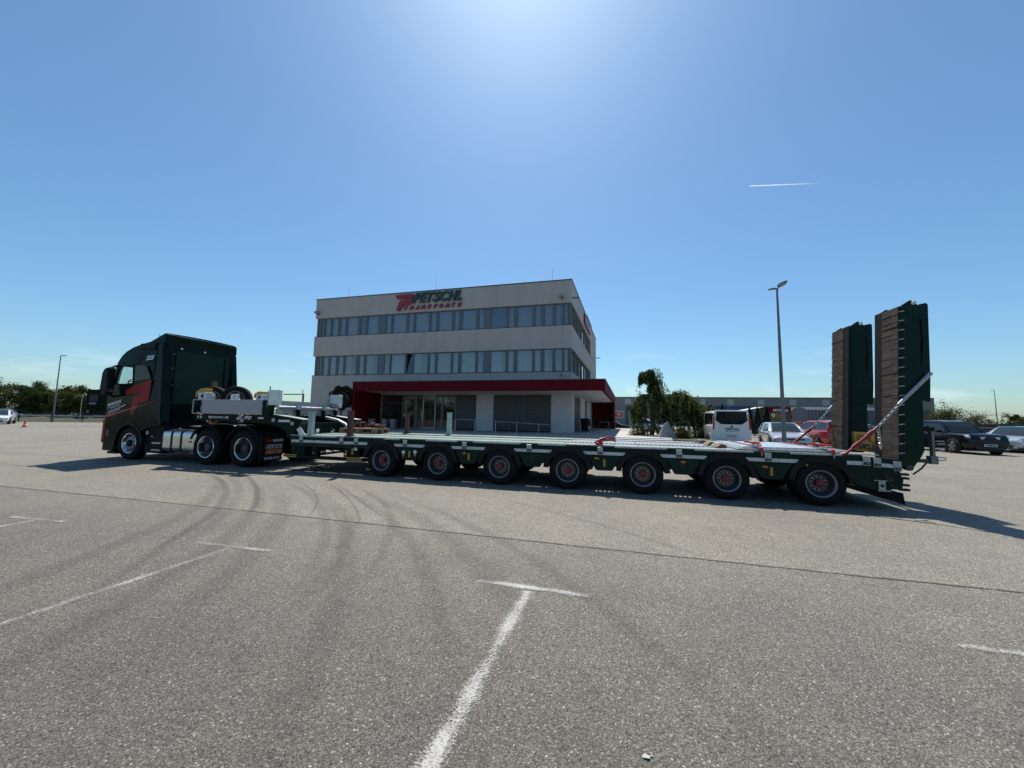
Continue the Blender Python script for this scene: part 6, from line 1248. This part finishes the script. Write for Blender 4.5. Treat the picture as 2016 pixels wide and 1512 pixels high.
xs = np.array([p[0] for p in sky_line]); zs = np.array([p[1] for p in sky_line]); pts = []; szs = []
def strand(x, y, z, length, drift):
    n = int(length / .022)
    if n < 4: return
    u = np.linspace(0, 1, n); px = x + drift * u ** .7 + R_.normal(size=n) * .035; py = y + R_.normal(size=n) * .05 - .15 * u; pz = z - length * u + R_.normal(size=n) * .03 + .06 * np.sin(u * 9 + x * 5)
    pts.append(np.stack([px, py, pz], 1))
for k in range(700):
    x = R_.uniform(-1.05, 4.6); z = np.interp(x, xs, zs)
    depth = R_.rand() ** .6; z -= depth * R_.uniform(0, 1.2) * .6; y = R_.normal() * (.25 + .45 * depth)
    ln = min(z - .25, R_.uniform(.5, 1.7)); slope = (np.interp(x + .1, xs, zs) - np.interp(x - .1, xs, zs)) / .2
    strand(x, y, z, ln, -np.sign(slope) * R_.uniform(.05, .45) if abs(slope) > .3 else R_.uniform(-.15, .15))
for k in range(380):                                                    # fill of the lower skirt
    x = R_.uniform(-.75, 4.3); top_ = np.interp(x, xs, zs); z = R_.uniform(.7, max(.9, top_ - .3)); strand(x, R_.normal() * .7, z, min(z - .1, R_.uniform(.4, 1.0)), R_.uniform(-.25, .3))
for k in range(110): strand(-.35 + R_.uniform(-.30, .15), R_.normal() * .12, 4.65 - R_.uniform(0, .35), R_.uniform(.35, .85), -R_.uniform(.05, .35))       # the nodding tip
for k in range(120): strand(-.72 + R_.uniform(-.25, .2), R_.normal() * .2, 2.65 - R_.uniform(0, .4), R_.uniform(.35, .9), -R_.uniform(.0, .3))
for k in range(240):                                                    # the dense column under the tip
    z = R_.uniform(2.2, 4.75); w_ = .10 + (4.8 - z) * .16; strand(.10 + R_.normal() * w_ * .8, R_.normal() * w_, z, R_.uniform(.3, .8), R_.uniform(-.12, .16))
sets = {0: [], 1: []}
for q in pts:
    keep = (q[:, 0] > -.80 - (q[:, 2] < 2.7) * .4) & ~((q[:, 2] > 3.1) & (q[:, 2] < 3.85) & (q[:, 0] < -.22) & (q[:, 0] > -.62)) & ~((q[:, 2] > 2.25) & (q[:, 2] < 2.62) & (q[:, 0] < -.25) & (q[:, 0] > -.55))
    sets[0 if R_.rand() < .50 + .18 * (q[0, 1] < 0) else 1].append(q[keep])
for i_, m_, sz_ in ((0, 'needle', .13), (1, 'needle_dark', .14)): link('foliage', leaf_mesh('foliage', np.concatenate(sets[i_]), sz_, m_, .26, 2.6), cn)
# low shrubs at its foot
for i, (x, y, r, lb) in enumerate(((7.9, 23.3, .8, 'yellowish low shrub at the left foot of the weeping conifer'), (10.0, 22.0, .55, 'low yellow green shrub right of the pointed boulder'), (12.0, 22.9, .7, 'low dark shrub between the boulder and the white van'))):
    t = thing('low_shrub', lb, 'shrub', (x, y, 0), 0, 'shrubs round the conifer'); n = 2600; q = R_.normal(size=(n, 3)); q /= np.linalg.norm(q, axis=1)[:, None]; q[:, 2] = abs(q[:, 2]); q *= R_.uniform(.5, 1, (n, 1)) * np.array([r, r, 1.0]); q[:, 2] += .05
    link('foliage', leaf_mesh('foliage', q, .10, 'leaf_olive' if i < 2 else 'leaf_dark', .4), t); MB().tube([(0, 0, -.05), (.05, 0, .3), (.0, .05, .6)], [.04, .03, .01], 6).build('stem', 'bark', t)
# pointed boulder
b = MB(); b.v = [(-.80, -.3, 0), (-.2, -.5, 0), (.75, -.35, 0), (.7, .35, 0), (-.7, .35, 0), (-.62, -.28, .35), (-.12, -.42, .62), (.42, -.30, .60), (.40, .25, .6), (-.45, .25, .5), (-.20, -.12, 1.22), (.0, -.18, 1.46), (.10, -.02, 1.28), (-.08, .10, 1.3)]
b.f = [(0, 1, 6, 5), (1, 2, 7, 6), (2, 3, 8, 7), (3, 4, 9, 8), (4, 0, 5, 9), (5, 6, 10), (6, 11, 10), (6, 7, 11), (7, 12, 11), (7, 8, 12), (8, 13, 12), (8, 9, 13), (9, 10, 13), (9, 5, 10), (10, 11, 12, 13), (0, 4, 3, 2, 1)]
o = b.build('boulder', 'stone', bevel=.03); o.location = (8.88, 21.5, 0); tag(o, 'pointed grey boulder at the foot of the weeping conifer', 'boulder')

# ---------------------------------------------------------------- long warehouse and the yard in front of it
WH0, WH1 = Vector((22.0, 101.4)), Vector((96.3, 85.0)); wd = (WH1 - WH0); WL = wd.length; wd.normalize(); wa = math.atan2(wd.y, wd.x)
wh = thing('warehouse', 'long low grey warehouse stretching across the background', 'building', (WH0.x, WH0.y, 0), wa)
def wp(name, m, x0, x1, y0, y1, z0, z1, parent=None): return MB().box(x0, x1, y0, y1, z0, z1).build(name, m, parent or wh)
wp('wall', 'wall_grey', 0, WL, 0, 30, -.1, 7.35); wp('roof_edge', 'coping', -.05, WL + .05, -.06, 30.05, 7.352, 7.50)
for i in range(1, int(WL / 4.6)): wp('wall_joint', 'wall_dark', i * 4.6 - .02, i * 4.6 + .02, -.012, -.002, 0, 7.34)
for z in (4.6, 2.0): wp('wall_joint', 'wall_dark', 0, WL, -.010, -.0015, z, z + .03)
for i, x in enumerate((8.4, 19.5, 26.6, 33.2, 40.1, 47.0, 54.0, 61.0)):
    wp('wall_panel', 'panel_pale', x, x + 1.5, -.05, -.003, 5.55, 6.95)
dr = wp('dock_door', 'wall_dark', 8.6, 14.2, -.06, -.004, 0, 5.05); wp('dock_glass', 'panel_pale', 9.2, 13.8, -.08, -.062, .2, 3.9, dr); wp('dock_inner', 'wall_dark', 10.2, 12.8, -.10, -.082, .2, 3.2, dr)
for k in range(5): wp('dock_door', 'wall_dark', 24 + k * 9, 28 + k * 9, -.05, -.004, 0, 4.2)
wp('end_window', 'wall_dark', WL + .002, WL + .04, 1.0, 4.5, 1.5, 4.4)
MB().box(WL - 3.6, WL - 1.2, -.03, -.004, 1.4, 4.6).build('end_window', 'wall_dark', wh)
# red and white notice by the door
o = thing('notice_board', 'red and white notice board past the canopy corner', 'sign', (27.3, 95.0, 0), wa); MB().box(-.9, .9, -.04, 0, 2.1, 3.3).build('board', 'sign_red', o); MB().box(-1.05, 1.05, .01, .05, 1.9, 3.6).build('frame', 'panel_pale', o)
b = textmesh('EX', .8, .5, .01, 0, .02); b.v = [(x - .4, y - .042, z + 2.55) for x, y, z in b.v]; b.build('lettering', 'decal_white', o, fix=False); MB().cyl((-.5, .1, 0), (-.5, .1, 2), .06, .06, 8).cyl((.5, .1, 0), (.5, .1, 2), .06, .06, 8).build('legs', 'lamp_grey', o)
# dark blue containers
for i, (x, y, w_, lb) in enumerate(((31.3, 60.3, 3.3, 'dark blue container with a jagged row of trees before it'), (35.0, 59.6, 3.2, 'dark blue container beside the pale shed roof'))):
    o = thing('container', lb, 'container', (x, y, 0), rad(-13), 'blue containers in the yard'); MB().box(0, w_, 0, 2.4, 0, 3.9).build('body', 'container_blue', o)
    rb = MB()
    for k in range(int(w_ / .28)): rb.box(.1 + k * .28, .22 + k * .28, -.05, -.003, .1, 3.8)
    rb.build('corrugation', 'container_blue', o)
# office cabin with company board and yellow sign
o = thing('site_cabin', 'dark site cabin with white lettering and a yellow sign, behind the lamp post', 'cabin', (30.7, 45.2, 0), rad(-12)); MB().box(0, 2.7, 0, 3, 0, 3.28).build('wall', 'wall_dark', o); MB().box(-.05, 2.75, -.05, 3.05, 3.285, 3.36).build('roof', 'coping', o)
MB().box(.02, 2.68, -.03, -.003, 2.62, 3.2).build('fascia', 'canopy_red', o); b = textmesh('PETSCHL', 1.7, .30, .02, .3, .03); shift(b, .75, -.031, 2.72).build('lettering', 'decal_white', o, fix=False)
y_ = MB().box(.58, 2.05, -.03, -.003, .9, 2.56).build('yellow_sign', 'yellow_board', o); MB().lathe([(.001, -.01), (.2, -.01), (.2, 0)], (.80, -.031, 2.28), 'y', 20).build('round_mark', 'decal_white', y_); MB().prism([(.72, 2.2), (.86, 2.2), (.92, 2.32), (.80, 2.36)], 'y', -.046, -.042).build('mark', 'print_black', y_)
for k in range(3): MB().box(.85, 1.95, -.036, -.031, 1.72 - k * .22, 1.80 - k * .22).build('text_line', 'print_black', y_)
MB().box(-2.0, -.05, .6, 2.6, 0, 2.2).build('lean_to', 'wall_dark', o); MB().prism([(-2.2, 2.85), (-.03, 3.30), (-.03, 3.22), (-2.2, 2.75)], 'y', .3, 2.9).build('lean_to_roof', 'hall_white', o)
# orange excavator body and timber stack
o = thing('excavator', 'orange excavator body standing next to the site cabin', 'excavator', (34.6, 47.0, 0), rad(-10)); MB().box(-.6, .7, -.6, .9, 1.0, 1.6).build('house', 'digger_orange', o, bevel=.06); MB().prism([(-.55, 1.62), (.35, 1.62), (.45, 2.2), (.2, 2.95), (-.5, 2.8)], 'y', -.5, .4).build('cab', 'digger_orange', o, bevel=.05); MB().prism([(-.40, 1.9), (.25, 1.9), (.30, 2.3), (.1, 2.7), (-.38, 2.65)], 'y', -.52, -.505).build('window', 'tinted_glass', o)
for x in (-.65, .55): MB().prism([(-1.0, .35), (-.8, .05), (.8, .05), (1.0, .35), (.8, .75), (-.8, .75)], 'x', x, x + .4).build('track', 'rubber', o)
MB().tube([(.2, -.6, 1.2), (1.0, -1.0, 1.5), (1.6, -1.3, 1.1), (1.7, -1.4, .5)], [.14, .13, .10, .08], 6).build('boom', 'digger_orange', o)
o = thing('scrap_heap', 'brown heap of boards and pipes beside the orange excavator', 'heap', (35.6, 45.2, 0), 0)
for k in range(16): a = rnd.uniform(0, 3.1); x, y = rnd.uniform(-.9, .9), rnd.uniform(-.6, .6); MB().tube([(x - cos(a) * .8, y - sin(a) * .4, .1 + k * .07), (x + cos(a) * .8, y + sin(a) * .4, .25 + k * .08)], .07, 5).build('beam', 'wood_pallet' if k % 3 else 'hall_white', o)
# fabric storage hall with an arched front
o = thing('fabric_hall', 'grey arched fabric hall with a white roof behind the red car', 'hall', (45.3, 60.6, 0), rad(-8)); arc = [(1.15 - 1.15 * cos(pi * k / 10), 3.2 + .72 * sin(pi * k / 10)) for k in range(11)]
MB().prism([(0, 0)] + arc + [(2.3, 0)], 'y', 0, .15).build('front_wall', 'hall_cloth', o); MB().prism([(.25, 0), (.25, 3.0), (2.05, 3.0), (2.05, 0)], 'y', -.04, -.003).build('door', 'hall_cloth', o)
MB().box(2.32, 15, .02, .12, 0, 3.5).build('side_wall', 'hall_cloth', o); MB().prism([(2.31, 3.52), (15, 3.52), (15, 3.95), (1.6, 3.95)], 'y', .0, 4).build('roof', 'hall_white', o)
sb = MB()
for k in range(24): x = 2.6 + k * .5; sb.box(x, x + .08, -.03, .017, .05, 3.45)
sb.build('side_rib', 'wall_dark', o); MB().box(4.2, 6.0, -.06, -.032, 2.5, 2.9).build('vent', 'wall_dark', o); MB().box(4.2, 6.0, -.06, -.032, 1.6, 2.2).build('vent', 'wall_grey', o)
# clipped thujas
for i, (x, y, h, lb) in enumerate(((22.4, 35.2, 2.85, 'dark slim conifer nearest the white van'), (23.0, 35.0, 2.82, 'dark slim conifer in the middle of three behind the estate'), (23.75, 34.8, 2.85, 'dark slim conifer nearest the site cabin'), (19.5, 36.5, 3.05, 'dark slim conifer hidden behind the van roof, left'), (20.4, 36.2, 3.1, 'dark slim conifer hidden behind the van roof, right'))):
    t = thing('slim_conifer', lb, 'tree', (x, y, 0), 0, 'slim conifers behind the parked cars'); n = 2600; z = R_.rand(n) ** .75; r = .42 * (1 - z) ** .65 * np.sqrt(R_.uniform(.45, 1, n)); a = R_.uniform(0, 6.28, n)
    link('crown', leaf_mesh('crown', np.stack([r * np.cos(a), r * np.sin(a), .1 + z * (h - .1)], 1), .09, 'needle_dark', .45), t); MB().cyl((0, 0, -.05), (0, 0, h * .8), .05, .01, 6).build('trunk', 'bark', t)
# contrail high in the sky
def contrail():
    m = bpy.data.materials.new('ice_trail'); m.use_nodes = True; n, l = nodes(m); n.remove(n['Principled BSDF']); tcn = n.new('ShaderNodeTexCoord'); s = n.new('ShaderNodeSeparateXYZ'); l.new(tcn.outputs['UV'], s.inputs[0])
    f = n.new('ShaderNodeMapRange'); f.inputs['From Min'].default_value = 1; f.inputs['From Max'].default_value = 0; l.new(s.outputs[0], f.inputs['Value']); p = n.new('ShaderNodeMath'); p.operation = 'POWER'; p.inputs[1].default_value = 1.5; l.new(f.outputs[0], p.inputs[0]); q = n.new('ShaderNodeMath'); q.operation = 'MULTIPLY'; q.inputs[1].default_value = .5; l.new(p.outputs[0], q.inputs[0])
    d_ = n.new('ShaderNodeBsdfTranslucent'); d_.inputs[0].default_value = (.9, .9, .9, 1); t_ = n.new('ShaderNodeBsdfTransparent'); x = n.new('ShaderNodeMixShader'); l.new(q.outputs[0], x.inputs[0]); l.new(t_.outputs[0], x.inputs[1]); l.new(d_.outputs[0], x.inputs[2]); l.new(x.outputs[0], n['Material Output'].inputs[0]); MATS['ice_trail'] = m
    A = Vector((.63, .95, .63)) * 4000; B = Vector((.835, .95, .642)) * 4000; b = MB(); N = 24
    for i in range(N + 1):
        c = A.lerp(B, i / N); r = 3.5 + 4.5 * (i / N)
        for k in range(6): a = 2 * pi * k / 6; b.v.append((c.x, c.y + cos(a) * r, c.z + sin(a) * r))
    b.uv = [(i / N, 0) for i in range(N + 1) for k in range(6)]
    b.f = [(i * 6 + k, i * 6 + (k + 1) % 6, (i + 1) * 6 + (k + 1) % 6, (i + 1) * 6 + k) for i in range(N) for k in range(6)]
    o = b.build('contrail', 'ice_trail', smooth=180); tag(o, 'short white aircraft trail in the sky on the right', 'contrail')
contrail()
